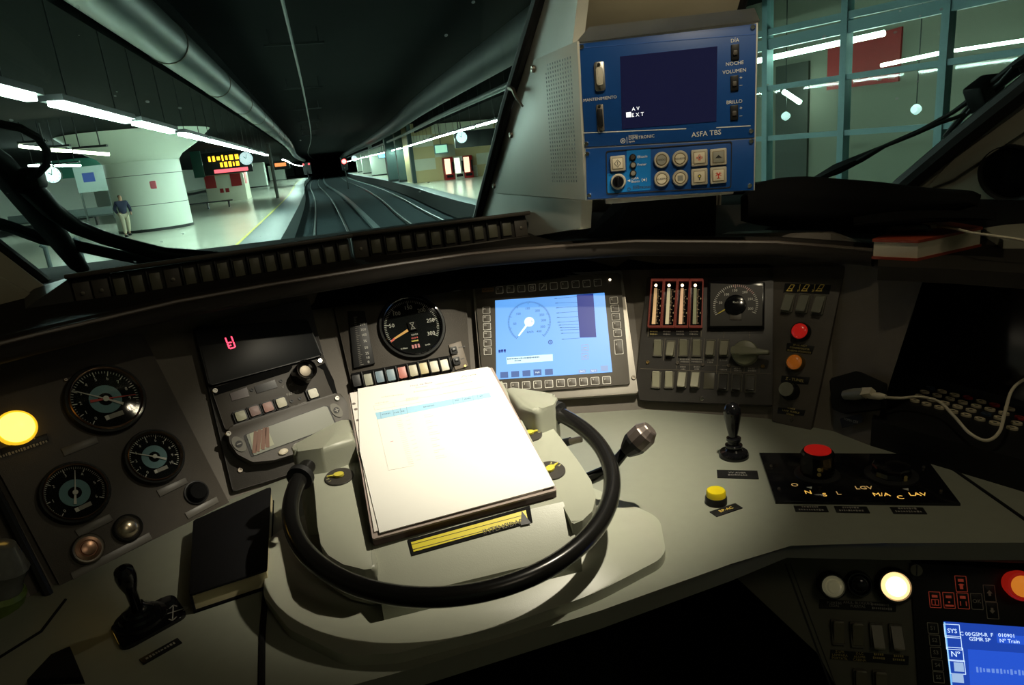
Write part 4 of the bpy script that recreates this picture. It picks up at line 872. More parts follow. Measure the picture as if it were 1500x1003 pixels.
# ---- radio facet
r6 = crop(270,400,3.134); r2 = crop(300,480,6.27)
rp = panel('radio_panel', R_, [(284,480),(341,720),(512,668),(452,436)], panel_dark, 'dark frame holding the black readout and the cab radio', off1=.001)
td = thing('train_number_readout', 'glossy black readout window with one small red digit', 'display', R_.M())
MB().prism(round_poly([tuple(v) for v in R_.poly([r6(42,262),r6(108,528),r6(624,388),r6(556,222)])], .004), .001, .012, .002).build('window', mat('readout_glass',(.005,.007,.008),.34,vary=0,spec=.3), td)
c = R_.l(*r6(211,318), .012); led = mat('led_red',(.9,.05,.08),.4,emit=(1,.06,.12),power=2.4,vary=0); ra = angle(R_.l(*r6(622,390))-R_.l(*r6(108,528)))
m = MB(); 
for x0,y0,x1,y1 in ((-.0048,.0095,-.0048,.0005),(-.0048,-.0005,-.0048,-.0095),(.0048,.0095,.0048,.0005),(.0048,-.0005,.0048,-.0095),(-.004,0,.002,0),(-.004,-.0098,.004,-.0098),(-.0035,-.005,.0,-.005)): m.bar(x0,y0,x1,y1,.0022,0,.0004)
m.build('red_digit', led, td, Matrix.Translation((c.x,c.y,.0122)))
ru = thing('cab_radio', 'grey brown cab radio with keys, knob and a glossy text window', 'radio', R_.M())
MB().prism(round_poly([tuple(v) for v in R_.poly([r6(118,532),r6(185,728),r6(702,572),r6(640,392)])], .004), .001, .008, .0015).build('upper_body', housing_grey, ru)
lowpts = R_.poly([r6(183,722),r6(198,795),r6(232,845),r6(300,880),r6(395,872),r6(560,822),r6(690,778),r6(738,700),r6(735,620),r6(700,560)])
MB().prism(round_poly([tuple(v) for v in lowpts], .012), .001, .022, .003).build('lower_body', housing_grey, ru)
def rl(x, y, off=0): return R_.l(*r6(x,y), off)
recess_shade = round_poly([tuple(v) for v in R_.poly([r2(60,560),r2(80,640),r2(135,620),r2(760,420),r2(800,370),r2(760,355),r2(130,545)])], .002)
MB().prism(recess_shade, .008, .0086).build('recess_shade', black_matt, ru)  # flat black patch, paints the shade of the slot under the readout
MB().prism([tuple(v) for v in R_.poly([r2(1020,370),r2(1090,335),r2(1170,490),r2(1200,610),r2(1165,620),r2(1120,520),r2(1075,400)])], .008, .0086).build('recess_shade', black_matt, ru)
for c4, mm in (([r2(228,605),r2(385,548),r2(410,630),r2(250,672)], mat('readout_red',(.045,.018,.014),.2,vary=0)), ([r2(452,540),r2(640,478),r2(668,548),r2(478,605)], black_gloss)):
    MB().prism([tuple(v) for v in R_.poly(c4,.008)], .008, .0092).build('small_readout', mm, ru)
for i, (x, y, col_) in enumerate(((325,817,(.42,.42,.28)),(452,772,(.30,.18,.16)),(575,735,(.46,.24,.20)),(697,695,(.70,.66,.50)),(988,610,(.85,.82,.68)))):
    v = R_.l(*r2(x,y),.01); ra = angle(R_.l(*r2(697,695))-R_.l(*r2(325,817)))
    k = MB().prism(rrect(.0205,.0205,.002), 0, .005, .001).build('key_frame', black_plastic, ru, Matrix.Translation((v.x,v.y,.008)) @ Matrix.Rotation(ra,4,'Z'))
    MB().prism(rrect(.0150,.0150,.0015), .005, .0085, .001).build('key', mat(('radio_key_green','radio_key_mauve','radio_key_pink','radio_key_cream','radio_key_white')[i], col_, .45), k)
for x, y in ((430,572),(697,490),(795,675),(872,650)):
    v = R_.l(*r2(x,y),.008); MB().lathe([(.0028,.0),(.0028,.0014),(.0018,.0014),(.0018,.0002),(0,.0002)],16,Matrix.Translation((v.x,v.y,.008))).build('led', black_plastic, ru)
for txt, x, y, s in (('PANNE',808,600,.0068),('V',718,545,.006),('PC',792,522,.006),('TG',812,730,.0055),('TMCP',895,700,.0055)):
    v = R_.l(*r2(x,y),.008); MB().text(txt,v.x,v.y,s,.008,ra).build('lettering', grey_mark, ru)
v = R_.l(*r2(932,385),.04); bc = R_.l(*r2(912,470),.008)
kn = MB().lathe([(.0175,.008),(.0168,.03),(.0170,.043),(.0160,.0445),(.0148,.043),(.0140,.034),(.005,.032),(0,.032)], 40).build('volume_knob', black_gloss, ru, Matrix.Translation((v.x,v.y,0)))
MB().lathe([(.011,.0325),(.009,.0345),(0,.0352)], 24).build('knob_insert', mat('insert_grey',(.12,.10,.07),.35,.5), kn)
scrn = round_poly([tuple(v) for v in R_.poly([r6(283,742),r6(640,612),r6(655,614),r6(694,700),r6(318,838)],.022)], .003)
fr_ = [Vector(p) for p in scrn]; cc = sum(fr_, Vector((0,0)))/len(fr_)
MB().prism([tuple(cc+(p-cc)*1.05) for p in fr_], .022, .0226).build('window_frame', black_plastic, ru)
lw = MB().prism([tuple(p) for p in fr_], .0226, .0236).build('text_window', mat('lcd_grey',(.22,.23,.18),.30,vary=.03), ru)
st = R_.poly([r6(297,738),r6(378,708),r6(412,788),r6(320,826)],.022)
MB().prism([tuple(v) for v in st], .0236, .0239).build('striped_sticker', mat('sticker_cream',(.42,.43,.30),.5), lw)
m = MB()
for i in range(4):
    u0 = (i+.1)/4; A, B, Cc, Dd = st
    p0 = A.lerp(B, min(1,u0+.35)); p1 = Dd.lerp(Cc, max(0,u0-.12)); w = .0062
    m.bar(p0.x,p0.y,p1.x,p1.y,w,.0239,.0242)
m.build('red_stripes', mat('sticker_red',(.20,.08,.04),.5), lw)
for x, y, rx_, ry_, mm in ((453,820,.0078,.0046,key_cream),(520,795,.0098,.0056,mat('key_greyish',(.28,.27,.22),.45)),(580,774,.0078,.0046,key_cream)):
    v = rl(x,y,.022); MB().disc(v.x,v.y,ry_,.022,.025,28,rx_,ra,.0008).build('oval_key', mm, ru)
for x, y, s in ((250,785,'-'),(697,630,'+')):
    v = rl(x,y,.022); k = MB().disc(v.x,v.y,.0085,.022,.0236,32,.0135,ra+1.9).build('oval_pad', mat('pad_grey',(.15,.14,.11),.5), ru)
    MB().disc(v.x,v.y,.0052,.0236,.0246,24).build('symbol_disc', black_plastic, k)
    m = MB().bar(v.x-.0035*math.cos(ra),v.y-.0035*math.sin(ra),v.x+.0035*math.cos(ra),v.y+.0035*math.sin(ra),.0016,.0246,.025)
    if s == '+': m.bar(v.x+.0035*math.sin(ra),v.y-.0035*math.cos(ra),v.x-.0035*math.sin(ra),v.y+.0035*math.cos(ra),.0016,.0246,.025)
    m.build('symbol', grey_mark, k)
for x, y, z in ((141,540,.008),(622,403,.008),(202,737,.022),(700,575,.022)):
    v = rl(x,y,z); screw(ru, v.x, v.y, .0045, z, chrome)
v = rl(255,905); screw(rp, v.x, v.y, .0042, .001, dull_metal)

# ---- speedometer facet
d7 = crop(480,400,3.125)
spn = panel('speedometer_board', S_, [(488,446),(520,583),(690,545),(680,405)], panel_brown, 'brown panel holding the round speedometer and the coloured keys', off1=.001)
nums = ['0','','50','','100','','150','','200','','250','','300']
sg = gauge(S_, d7(385,247), .0625, .0525, d7(302,310), d7(478,280), 6, 10, 'large round speedometer with white numerals to three hundred and an orange needle', [], .01, teal=False, numerals=['','50','100','150','200','250','300'], num_size=.0088, rim=black_gloss, name='speedometer', num_r=.76, plate=False)
sc_ = S_.l(*d7(385,247)); sl = lambda x, y: S_.l(*d7(x,y))-sc_
MB().box(0,0,.006,.016,.017,.004,.001).build('centre_cap', black_matt, sg)
MB().bar(-.0035,-.006,.0035,.006,.0010,.008,.0086).bar(-.0035,.006,.0035,-.006,.0010,.008,.0086).bar(-.0045,.006,.0045,.006,.0009,.008,.0086).bar(-.0045,-.006,.0045,-.006,.0009,.008,.0086).build('centre_symbol', grey_mark, sg)
a, b = sl(365,265), sl(305,303); c = sl(288,318)
MB().bar(a.x,a.y,b.x,b.y,.0046,.0045,.0055,.0034).build('needle', mat('needle_orange',(.85,.42,.06),.5,vary=0), sg); MB().bar(b.x,b.y,c.x,c.y,.0034,.0045,.0055,.003).build('needle_tip', mat('needle_red',(.85,.10,.05),.5,vary=0), sg)
dim_red = mat('counter_red',(.25,.03,.03),.4,emit=(.5,.03,.05),power=.35,vary=0)
for x, y, w, h, mm in ((397,283,.012,.0045,grey_mark),(397,298,.012,.004,red_mark),(398,312,.012,.004,yellow_mark)):
    v = sl(x,y); MB().scribble(v.x-w/2,v.x+w/2,v.y,h*.8,.003,seed=int(x+y)).build('lettering', mm, sg)
v = sl(402,337); k = MB().box(v.x,v.y,.0036,.019,.010,.0012).build('counter_window', black_matt, sg); MB().box(v.x-.0055,v.y,.0044,.0035,.007,.0004).box(v.x,v.y,.0044,.0035,.007,.0004).box(v.x+.0055,v.y,.0044,.0035,.007,.0004).build('counter_digits', dim_red, k)
for txt, x, y in (('V-Real',399,312),('V-Meta',349,347),('km/h',456,329)):
    v = sl(x,y); MB().text(txt,v.x,v.y,.0044,.0032,.0).build('lettering', yellow_mark if txt == 'V-Real' else white_mark, sg)
t = thing('strip_meter', 'narrow vertical black strip meter with white numerals left of the speedometer', 'meter', S_.M())
pts = S_.poly([d7(92,178),d7(168,178),d7(214,418),d7(118,440)])
MB().prism([tuple(v) for v in pts], .001, .008, .001).build('body', black_plastic, t)
m = MB()
A, B, Cc, Dd = pts
for i in range(26):
    v_ = .12+.85*i/25; p = A.lerp(Dd,v_).lerp(B.lerp(Cc,v_), .28); q = A.lerp(Dd,v_).lerp(B.lerp(Cc,v_), .40 if i % 5 else .48); m.bar(p.x,p.y,q.x,q.y,.0006,.008,.0084)
m.build('scale_marks', grey_mark, t)
m = MB()
for s, y in (('300',243),('200',268),('100',293),('75',322),('50',352),('25',378),('10',398),('0',418)):
    f = (y-178)/(430-178); p = A.lerp(Dd,f).lerp(B.lerp(Cc,f), .72); m.text(s,p.x,p.y,.0065,.008,-.04)
m.build('numerals', white_mark, t)
# coloured keys with black separators
kr = thing('key_row', 'row of coloured rectangular keys below the speedometer', 'key row', S_.M())
kb_ = S_.poly([d7(108,462),d7(556,380),d7(572,440),d7(130,540)])
MB().prism([tuple(v) for v in kb_], .001, .006).build('base', black_matt, kr)
cols = [(135,492,(.02,.02,.02)),(188,487,(.42,.42,.33)),(240,474,(.20,.29,.36)),(291,466,(.22,.32,.38)),(343,455,(.62,.20,.16)),(393,446,(.55,.50,.34)),(441,436,(.62,.52,.26)),(489,428,(.70,.65,.50)),(535,421,(.80,.76,.62))]
ra = angle(S_.l(*d7(535,421))-S_.l(*d7(188,487)))
for i, (x, y, c_) in enumerate(cols):
    v = S_.l(*d7(x,y),.012); nm = ('key_black','key_pale','key_blue','key_blue_grey','key_red','key_sand','key_yellow','key_ivory','key_white')[i]
    MB().prism(rrect(.0150,.020,.001), 0, .008, .001).build('key', mat(nm, c_, .4, vary=.04), kr, Matrix.Translation((v.x,v.y,.006)) @ Matrix.Rotation(ra,4,'Z'))
    v2 = S_.l(*d7(x+25,y-5),.015); MB().box(0,0,.008,.0022,.027,.016,.0005).build('separator', black_plastic, kr, Matrix.Translation((v2.x,v2.y,.004)) @ Matrix.Rotation(ra,4,'Z'))
t = thing('toggle_pair', 'pair of small black rocker switches on a pale plate right of the speedometer', 'switch', S_.M())
MB().prism([tuple(v) for v in S_.poly([d7(552,330),d7(608,312),d7(642,428),d7(582,446)])], .001, .004, .0006).build('plate', mat('plate_tan',(.22,.18,.14),.5), t)
for x, y in ((577,354),(590,402)):
    v = S_.l(*d7(x,y),.006); k = MB().prism(rrect(.0125,.0140,.0015,v.x,v.y), .004, .008, .001).build('switch_frame', black_plastic, t)
    MB().box(v.x,v.y+.001,.0085,.008,.0055,.004,.001).build('rocker', mat('rocker_dark',(.05,.05,.05),.3), k)
for y, s in ((338,1),(392,2)):
    v = S_.l(*d7(613,y),.004); MB().scribble(v.x-.006,v.x+.006,v.y,.0032,.004,seed=s).build('lettering', dark_txt, t)
v = S_.l(*d7(628,425),.004); screw(t, v.x, v.y, .0025, .004, brass)

# ---- train control display
dmi = thing('train_control_display', 'bright blue train control screen framed by outlined keys', 'display', D_.M())
sd = [D_.l(*d7(*q)) for q in ((767,125),(1267,90),(1303,453),(772,487))]
ax = (sd[1]-sd[0]+sd[2]-sd[3])/2; ra = angle(ax)
bz = D_.poly([d7(672,42),d7(1330,5),d7(1388,508),d7(700,556)])
MB().prism(round_poly([tuple(v) for v in D_.poly([d7(664,30),d7(1345,-5),d7(1420,553),d7(715,600)])], .003), -.008, .010, .002).build('back_frame', mat('alu_frame',(.42,.39,.34),.4,.55,vary=.08,scale=80), dmi)
bezel = MB().prism(round_poly([tuple(v) for v in D_.poly([d7(672,35),d7(1338,3),d7(1384,510),d7(718,560)],.010)], .004), .010, .015, .0015).build('bezel', mat('bezel_grey',(.10,.088,.072),.5,vary=.06), dmi)
Z = .015
scr = MB().prism([tuple(v) for v in D_.poly([d7(767,125),d7(1267,90),d7(1303,453),d7(772,487)],Z)], Z, Z+.0008).build('screen', mat('dmi_screen',(.13,.18,.24),.35,emit=(.13,.41,.95),power=1.0,vary=0), dmi)
def glow(n, c, p=1.0): return mat(n, tuple(v*.3 for v in c), .4, emit=c, power=p, vary=0)
g_dark, g_navy, g_white, g_pale, g_key = glow('px_dark',(.03,.10,.28)), glow('px_navy',(.012,.03,.24)), glow('px_white',(.80,.95,.97),1.05), glow('px_pale',(.62,.85,.85)), glow('px_key',(.08,.14,.34))
d2 = crop(700,400,5.571)
def ds(x, y): return D_.l(*d2(x,y),Z)
Zs, Ze = Z+.0008, Z+.0011
c = ds(420,398); rdl = (ds(597,398)-c).length; rd0 = rdl
m = MB(); a0 = angle(ds(318,530)-c); a1 = angle(ds(538,512)-c)
while a1 > a0: a1 -= 2*PI
for i in range(81):
    a = a0+(a1-a0)*i/80; ri = rdl*(.86 if i % 10 == 0 else .92); m.bar(c.x+ri*math.cos(a),c.y+ri*math.sin(a),c.x+rdl*math.cos(a),c.y+rdl*math.sin(a),.0008,Zs,Ze)
m.build('dial_marks', g_dark, scr)
m = MB()
for s, x, y in (('50',302,415),('100',330,333),('150',405,290),('200',487,308),('250',522,342),('300',537,386),('350',530,438),('400',500,476),('km/h',428,480)):
    p = ds(x,y); m.text(s,p.x,p.y,.0062,Zs,ra)
m.build('dial_numerals', g_dark, scr)
p = ds(333,512); MB().bar(c.x,c.y,p.x,p.y,.0042,Zs,Ze+.0001,.0028).disc(c.x,c.y,.0093,Zs,Ze+.0002,36).build('speed_needle', g_white, scr)
p = ds(440,396); MB().text('0',p.x,p.y,.005,Ze+.0002,ra).build('speed_digit', g_dark, scr)
MB().prism([tuple(ds(*q)) for q in ((806,178),(942,168),(967,523),(832,527))], Zs, Ze).build('distance_bar', g_navy, scr)
m = MB()
for y0, x0, y1 in ((208,625,193),(246,632,238),(285,638,272),(326,642,313),(362,645,356),(402,650,390),(425,660,418),(446,668,442),(465,675,460),(492,680,486),(540,685,530)):
    a, b = ds(x0,y0), ds(808+ (y1-190)*.06,y1); m.bar(a.x,a.y,b.x,b.y,.0005,Zs,Ze)
    m.bar(a.x,a.y,a.x+(b.x-a.x)*.12,a.y+(b.y-a.y)*.12,.0011,Zs,Ze)
m.build('distance_lines', g_dark, scr)
MB().prism([tuple(ds(*q)) for q in ((234,688),(610,661),(613,716),(238,744))], Zs, Ze).build('message_box', g_pale, scr)
a = ds(242,702); b = ds(300,716); MB().scribble(0,.060,0,.0028,0,seed=2).build('message_lettering', g_dark, scr, Matrix.Translation((a.x,a.y,Ze)) @ Matrix.Rotation(ra,4,'Z')); MB().scribble(0,.013,0,.0026,0,seed=3).build('message_lettering', g_dark, scr, Matrix.Translation((b.x,b.y,Ze)) @ Matrix.Rotation(ra,4,'Z'))
for x, y, w, h, k in ((216,831,.0145,.011,''),(305,824,.0145,.011,''),(397,818,.0145,.011,''),(487,810,.0145,.011,'HyD'),(580,806,.0145,.011,''),(852,802,.013,.006,'Sel 2'),(945,798,.013,.006,'Sel 1'),(1033,777,.013,.010,'')):
    p = ds(x,y); o = MB().box(p.x,p.y,(Zs+Ze)/2,w,h,.0003,rot=ra).build('soft_key', g_key if x < 700 else glow('px_key2',(.25,.36,.62)), scr)
    if k: MB().text(k,p.x,p.y,.0042,Ze,ra).build('lettering', g_white, o)
for x, y in ((178,640),(198,636),(220,635)): 
    p = ds(x,y); MB().box(p.x,p.y+.001,(Zs+Ze)/2,.004,.0042,.0003,rot=ra).disc(p.x-.001,p.y-.0022,.0008,Zs,Ze,10).disc(p.x+.001,p.y-.0022,.0008,Zs,Ze,10).build('train_symbol', g_navy, scr)
p = ds(592,564); MB().ring(p.x,p.y,.0032,.0042,Zs,Ze,24).bar(p.x-.002,p.y+.0012,p.x+.002,p.y+.0012,.0010,Zs,Ze).bar(p.x-.002,p.y-.0012,p.x+.002,p.y-.0012,.0010,Zs,Ze).build('round_symbol', g_navy, scr)
g_sym = glow('px_symbol',(.30,.35,.50))
for y in (610,678):
    p = ds(874,y); MB().frame(rrect(.0125,.0125,.0005,p.x,p.y), rrect(.0105,.0105,.0005,p.x,p.y), Zs, Ze).bar(p.x-.004,p.y,p.x+.004,p.y+.001,.0018,Zs,Ze).bar(p.x-.004,p.y-.003,p.x+.004,p.y-.003,.0012,Zs,Ze).build('status_symbol', g_sym, scr)
def okey(parent, fr, x, y, w, h, z, m, txt='', ts=.0045, rot=0.0, cr=d7, lm=None, name='key'):
    p = fr.l(*cr(x,y),z); M_ = Matrix.Translation((p.x,p.y,z)) @ Matrix.Rotation(rot,4,'Z')
    k = MB().prism(rrect(w,h,.0015), 0, .0008, .0003).build(name, MATS['bezel_grey'] if z == Z else black_plastic, parent, M_)
    MB().frame(rrect(w,h,.0016), rrect(w-.0018,h-.0018,.0011), .0008, .0011).build('key_outline', m, k)
    if txt == 'wrench': MB().bar(-.003,-.003,.002,.002,.0016,.0008,.0011).ring(.0028,.0028,.0009,.0021,.0008,.0011,18,PI*.35,PI*2.15).build('symbol', m, k)
    elif txt == 'page': MB().frame(rrect(.006,.007,.0005), rrect(.0045,.0055,.0004), .0008, .0011).box(0,.0008,.001,.0032,.0008,.0003).box(0,-.0008,.001,.0032,.0008,.0003).build('symbol', m, k)
    elif txt: MB().text(txt,-w*.22 if len(txt) < 3 else 0,h*.18,ts,.0008).build('lettering', lm or m, k)
    return k
ko = mat('key_outline_white',(.88,.85,.78),.5,vary=0)
ktops = ['O','MV','I','page','wrench','','G','✱'.replace('✱','*'),'>','—']
for i, (x, y) in enumerate(((787,78),(837,74),(887,71),(936,67),(985,63),(1035,59),(1084,55),(1135,51),(1185,48),(1236,44))): okey(dmi, D_, x, y, .0142, .0142, Z, ko, ktops[i], rot=ra)
for i, (x, y) in enumerate(((803,521),(857,517),(909,513),(961,510),(1013,507),(1066,503),(1118,500),(1171,497),(1224,493),(1277,490))): okey(dmi, D_, x, y, .0150, .0142, Z, ko, '1234567890'[i], .0052, rot=ra)
for i, (x, y) in enumerate(((727,170),(728,208),(730,245),(731,282),(732,320),(733,358))): okey(dmi, D_, x, y, .0145, .0135, Z, ko, 'F%d'%(i+1), rot=ra)
for i, (x, y) in enumerate(((1310,125),(1315,162),(1319,200),(1323,238),(1327,275))): okey(dmi, D_, x, y, .0150, .0135, Z, ko, ('C','<','>','^','v')[i], .0055, rot=ra)
okey(dmi, D_, 1332, 338, .0155, .0275, Z, ko, 'E', rot=ra)
p = D_.l(*d7(733,77),Z); o = MB().box(p.x,p.y,Z+.0004,.0225,.0075,.0008,rot=ra).build('maker_plate', mat('plate_orange',(.30,.17,.10),.5), dmi); MB().text('ALSTOM',p.x,p.y,.0048,Z+.0008,ra).build('lettering', black_mark, o)
p = D_.l(*d7(1292,30),Z); MB().disc(p.x,p.y,.0022,Z,Z+.001,16).build('status_led', mat('led_white',(1,.9,.7),.4,emit=(1,.85,.6),power=3,vary=0), dmi)
p = D_.l(*d7(1401,478),.010); screw(dmi, p.x, p.y, .0042, .010, dull_metal)
# ---- switch panel with four strip meters, square speed dial, rocker switches and a rotary knob
w9 = crop(930,400,5.014); c8 = crop(900,380,3.857)
wl = lambda x, y, z=0: W_.l(*w9(x,y),z)
swp = panel('switch_panel', W_, [w9(95,35),w9(1020,35),w9(1012,975),w9(40,935),w9(18,800),w9(50,470)], panel_dark, 'dark panel of strip meters, rocker switches and rotary switch right of the bright screen', off1=.006, rad=.002)
ra = angle(wl(1000,740)-wl(100,710))
acr = mat('red_acrylic',(.13,.04,.03),.2,emit=(.8,.16,.10),power=.10,vary=.2,scale=90)
for i, (x0, x1, xb0, xb1, colr, lab) in enumerate(((128,216,102,196,(.75,.50,.24),'leftmost'),(222,316,202,292,(.62,.55,.33),'second'),(322,408,300,392,(.80,.50,.28),'third'),(414,506,404,496,(.36,.38,.22),'rightmost'))):
    t = thing('strip_meter', f'{lab} of the four red edged vertical strip meters', 'meter', W_.M(), 'red edged strip meters')
    A, B, Cc, Dd = wl(x0,52,.01), wl(x1,52,.01), wl(xb1,402,.01), wl(xb0,402,.01)
    MB().prism([tuple(v) for v in (A,B,Cc,Dd)], .006, .010).build('back', black_gloss, t)
    def ins4(k): 
        c_ = (A+B+Cc+Dd)/4; return [tuple(p+(c_-p).normalized()*k) for p in (A,B,Cc,Dd)]
    MB().frame(ins4(0), ins4(.0020), .010, .020).build('frame', acr, t)
    f = lambda u, v: tuple(A.lerp(Dd,v).lerp(B.lerp(Cc,v),u))
    MB().prism([f(.22,.17),f(.46,.17),f(.50,.92),f(.22,.92)], .010, .0106).build('bar', mat('bar_%s'%lab, colr, .5, emit=colr, power=.45 if i != 3 else .12, vary=0), t)
    MB().disc(*f(.34,.11), .0026, .010, .0112, 14).build('pilot_light', mat('pilot_glow',(1,.8,.6),.4,emit=(1,.75,.5),power=3.5 if i < 2 else 3.0,vary=0), t)
    m = MB()
    for k in range(26):
        v = .2+.7*k/25; a = f(.52,v); b = f(.60 if k % 5 else .70,v); m.bar(a[0],a[1],b[0],b[1],.0006,.010,.0104)
    m.build('scale_marks', mat('mark_cream',(.65,.5,.3),.5,emit=(.6,.4,.2),power=.15,vary=0), t)
    m = MB()
    for k, s in enumerate(('10','8','6','4','2')):
        if i < 2 or k in (1,3): m.text(s, *f(.80,.24+.15*k), .0045, .010, -.02)
    m.build('numerals', MATS['mark_cream'], t)
sp4_ = [wl(98,410,.006),wl(490,413,.006),wl(488,468,.006),wl(95,466,.006)]
pl = MB().prism([tuple(v) for v in sp4_], .006, .0068).build('name_plate', black_plastic, swp)
MB().frame([tuple(v) for v in sp4_], [tuple(v+(sum(sp4_,Vector((0,0)))/4-v).normalized()*.001) for v in sp4_], .0068, .0071).build('plate_edge', mat('plate_edge',(.25,.22,.16),.5), pl)
for i in range(4):
    for j in range(2):
        v = wl(112+i*97,428+j*20,.006); MB().scribble(v.x,v.x+.014,v.y,.0028,.0068,seed=i*3+j).build('lettering', dim_yellow if i < 1 else grey_mark, pl)
# square speed dial
t = thing('speed_dial', 'square black dial with an arc of white numerals and a short yellow needle', 'gauge', W_.M())
MB().prism([tuple(v) for v in W_.poly([w9(540,58),w9(955,75),w9(950,400),w9(538,405)],.012)], .006, .020, .0025).build('case', black_gloss, t)
MB().prism([tuple(v) for v in W_.poly([w9(556,75),w9(940,90),w9(935,385),w9(553,388)],.020)], .020, .0206).build('dial_face', mat('dial_brown',(.03,.027,.022),.35,vary=.1), t)
c = wl(738,235,.0206); rr = (wl(905,240,.0206)-c).length; a0 = angle(wl(608,298,.0206)-c); a1 = angle(wl(878,290,.0206)-c)
while a1 > a0: a1 -= 2*PI
m = MB(); mr = MB()
for i in range(43):
    a = a0+(a1-a0)*i/42; ri = rr*(.82 if i % 7 == 0 else .90); (mr if 20 <= i <= 31 else m).bar(c.x+ri*math.cos(a),c.y+ri*math.sin(a),c.x+rr*math.cos(a),c.y+rr*math.sin(a),.0009,.0206,.0211)
m.build('scale_marks', white_mark, t); mr.build('scale_marks_pink', mat('mark_pink',(.75,.45,.42),.5,vary=0), t)
m = MB()
for s, x, y in (('50',630,218),('100',673,157),('150',733,127),('200',808,140),('250',848,190),('300',850,262)):
    p = wl(x,y,.0206); m.text(s,p.x,p.y,.0060,.0206,.05)
m.build('numerals', white_mark, t)
MB().lathe([(rr*.50,.0206),(rr*.48,.024),(rr*.3,.026),(0,.0265)], 40, Matrix.Translation((c.x,c.y,0))).build('centre_dome', black_gloss, t)
p0, p1 = wl(678,258,.0206), wl(610,298,.0206); MB().bar(p0.x,p0.y,p1.x,p1.y,.0022,.0210,.0216,.0012).build('needle', yellow_mark, t)
MB().prism([tuple(v) for v in W_.poly([w9(697,292),w9(783,296),w9(782,345),w9(695,342)],.021)], .0206, .0222, .0004).build('maker_plate', housing_grey, t)
p = wl(742,214,.0265); MB().text('Km/h',p.x,p.y,.0045,.0266).build('lettering', white_mark, t)
# rocker switches
def rocker(fr, x, y, w, h, label, cr, m=rocker_olive, up_=True, z=.006, rot=0.0, group=None, cat='switch', lip=True):
    p = fr.l(*cr(x,y),z); t = thing('rocker_switch', label, cat, fr.M(p.x,p.y,z,rot), group)
    MB().frame(rrect(w,h,.0015), rrect(w*.80,h*.86,.001), 0, .0035).build('bezel', mat('rocker_bezel',(.12,.112,.085),.4,vary=.05), t)
    MB().box(0,0,.0004,w*.8,h*.86,.0006).build('well', black_plastic, t)
    k = h*.42; s = 1 if up_ else -1         # a rocker pressed in at one end and standing out at the other
    MB().hull([(-w*.38,-k,.0005),(w*.38,-k,.0005),(w*.38,k,.0005),(-w*.38,k,.0005)], [(-w*.38,-k,.0028 if s>0 else .0105),(w*.38,-k,.0028 if s>0 else .0105),(w*.38,k,.0105 if s>0 else .0028),(-w*.38,k,.0105 if s>0 else .0028)]).build('rocker', m, t, smooth=20)
    if lip: MB().box(0,s*k*1.02,.0085,w*.72,.003,.0045,.0008).build('rocker_lip', m, t)
    return t
row1 = [(172,553,1),(265,556,0),(360,553,1),(457,553,1),(556,550,0),(657,550,0)]; names = ['first','second','third','fourth','fifth','sixth']
for i, (x, y, u) in enumerate(row1): rocker(W_, x, y, .0165, .0300, f'{names[i]} olive rocker switch from the left in the upper row', w9, rocker_olive, u, rot=ra, group='rocker switches of the upper row')
for i, (x, y, u) in enumerate([(160,785,1),(255,785,1),(348,782,0),(445,782,0)]): rocker(W_, x, y, .0165, .0300, f'{names[i]} pale rocker switch from the left in the lower row', w9, rocker_pale, u, rot=ra, group='pale rocker switches of the lower row')
for i, (x, y) in enumerate([(650,800),(750,805),(850,810)]): rocker(W_, x, y, .0175, .0310, f"{['left','middle','right'][i]} one of the three black rocker switches at the lower right", w9, mat('rocker_black',(.02,.018,.015),.25), 0, rot=ra, group='black rocker switches of the lower row')
p = wl(545,790,.006); MB().box(p.x,p.y,.0066,.0175,.028,.0014,.0004,rot=ra).build('blank_cover', mat('blank_olive',(.11,.10,.07),.4), swp)
for x, y, m_ in ((95,655,brass),(315,660,dull_metal),(500,672,dull_metal),(690,680,dull_metal),(940,685,brass),(492,920,chrome)):
    p = wl(x,y,.006); screw(swp, p.x, p.y, .0040 if m_ is chrome else .0033, .006, m_)
for x, y, w_ in ((370,632,.018),(455,632,.018),(370,650,.016),(455,650,.018),(555,638,.012),(555,655,.010),(355,688,.010),(355,705,.008),(455,688,.010),(455,705,.008),(653,708,.013),(755,700,.012),(755,716,.012),(860,700,.012),(860,717,.013),(650,640,.012)):
    p = wl(x,y,.006); MB().scribble(-w_/2,w_/2,0,.0030,0,seed=int(x+y)).build('lettering', grey_mark, swp, Matrix.Translation((p.x,p.y,.006)) @ Matrix.Rotation(ra,4,'Z'))
m = MB()
for pa, pb in (((40,700),(1000,738)),((330,672),(620,676)),((405,620),(403,718)),((600,672),(600,740)),((640,680),(912,690)),((706,690),(704,740)),((804,690),(800,740)),((912,685),(912,735)),((510,480),(500,700)),((612,480),(604,700)),((320,480),(306,700)),((222,480),(208,640)),((415,470),(405,610)),((652,425),(652,478)),((842,430),(842,480))):
    a, b = wl(*pa,.006), wl(*pb,.006); m.bar(a.x,a.y,b.x,b.y,.0006,.006,.0064)
m.build('engraved_lines', mat('line_tan',(.20,.17,.12),.5,vary=0), swp)
p = wl(812,592,.006); t = thing('rotary_switch', 'large olive rotary knob with a long bar handle pointing right', 'knob', W_.M(p.x,p.y,.006,-.03))
MB().lathe([(.0215,0),(.0215,.010),(.020,.013),(.019,.0135),(0,.0135)], 48).build('knob_body', knob_green, t)
MB().prism(round_poly([(-.021,-.006),(-.021,.006),(.0,.007),(.040,.003),(.040,-.0025),(.0,-.0055)], .002), .0135, .026, .002).build('handle', knob_green, t)

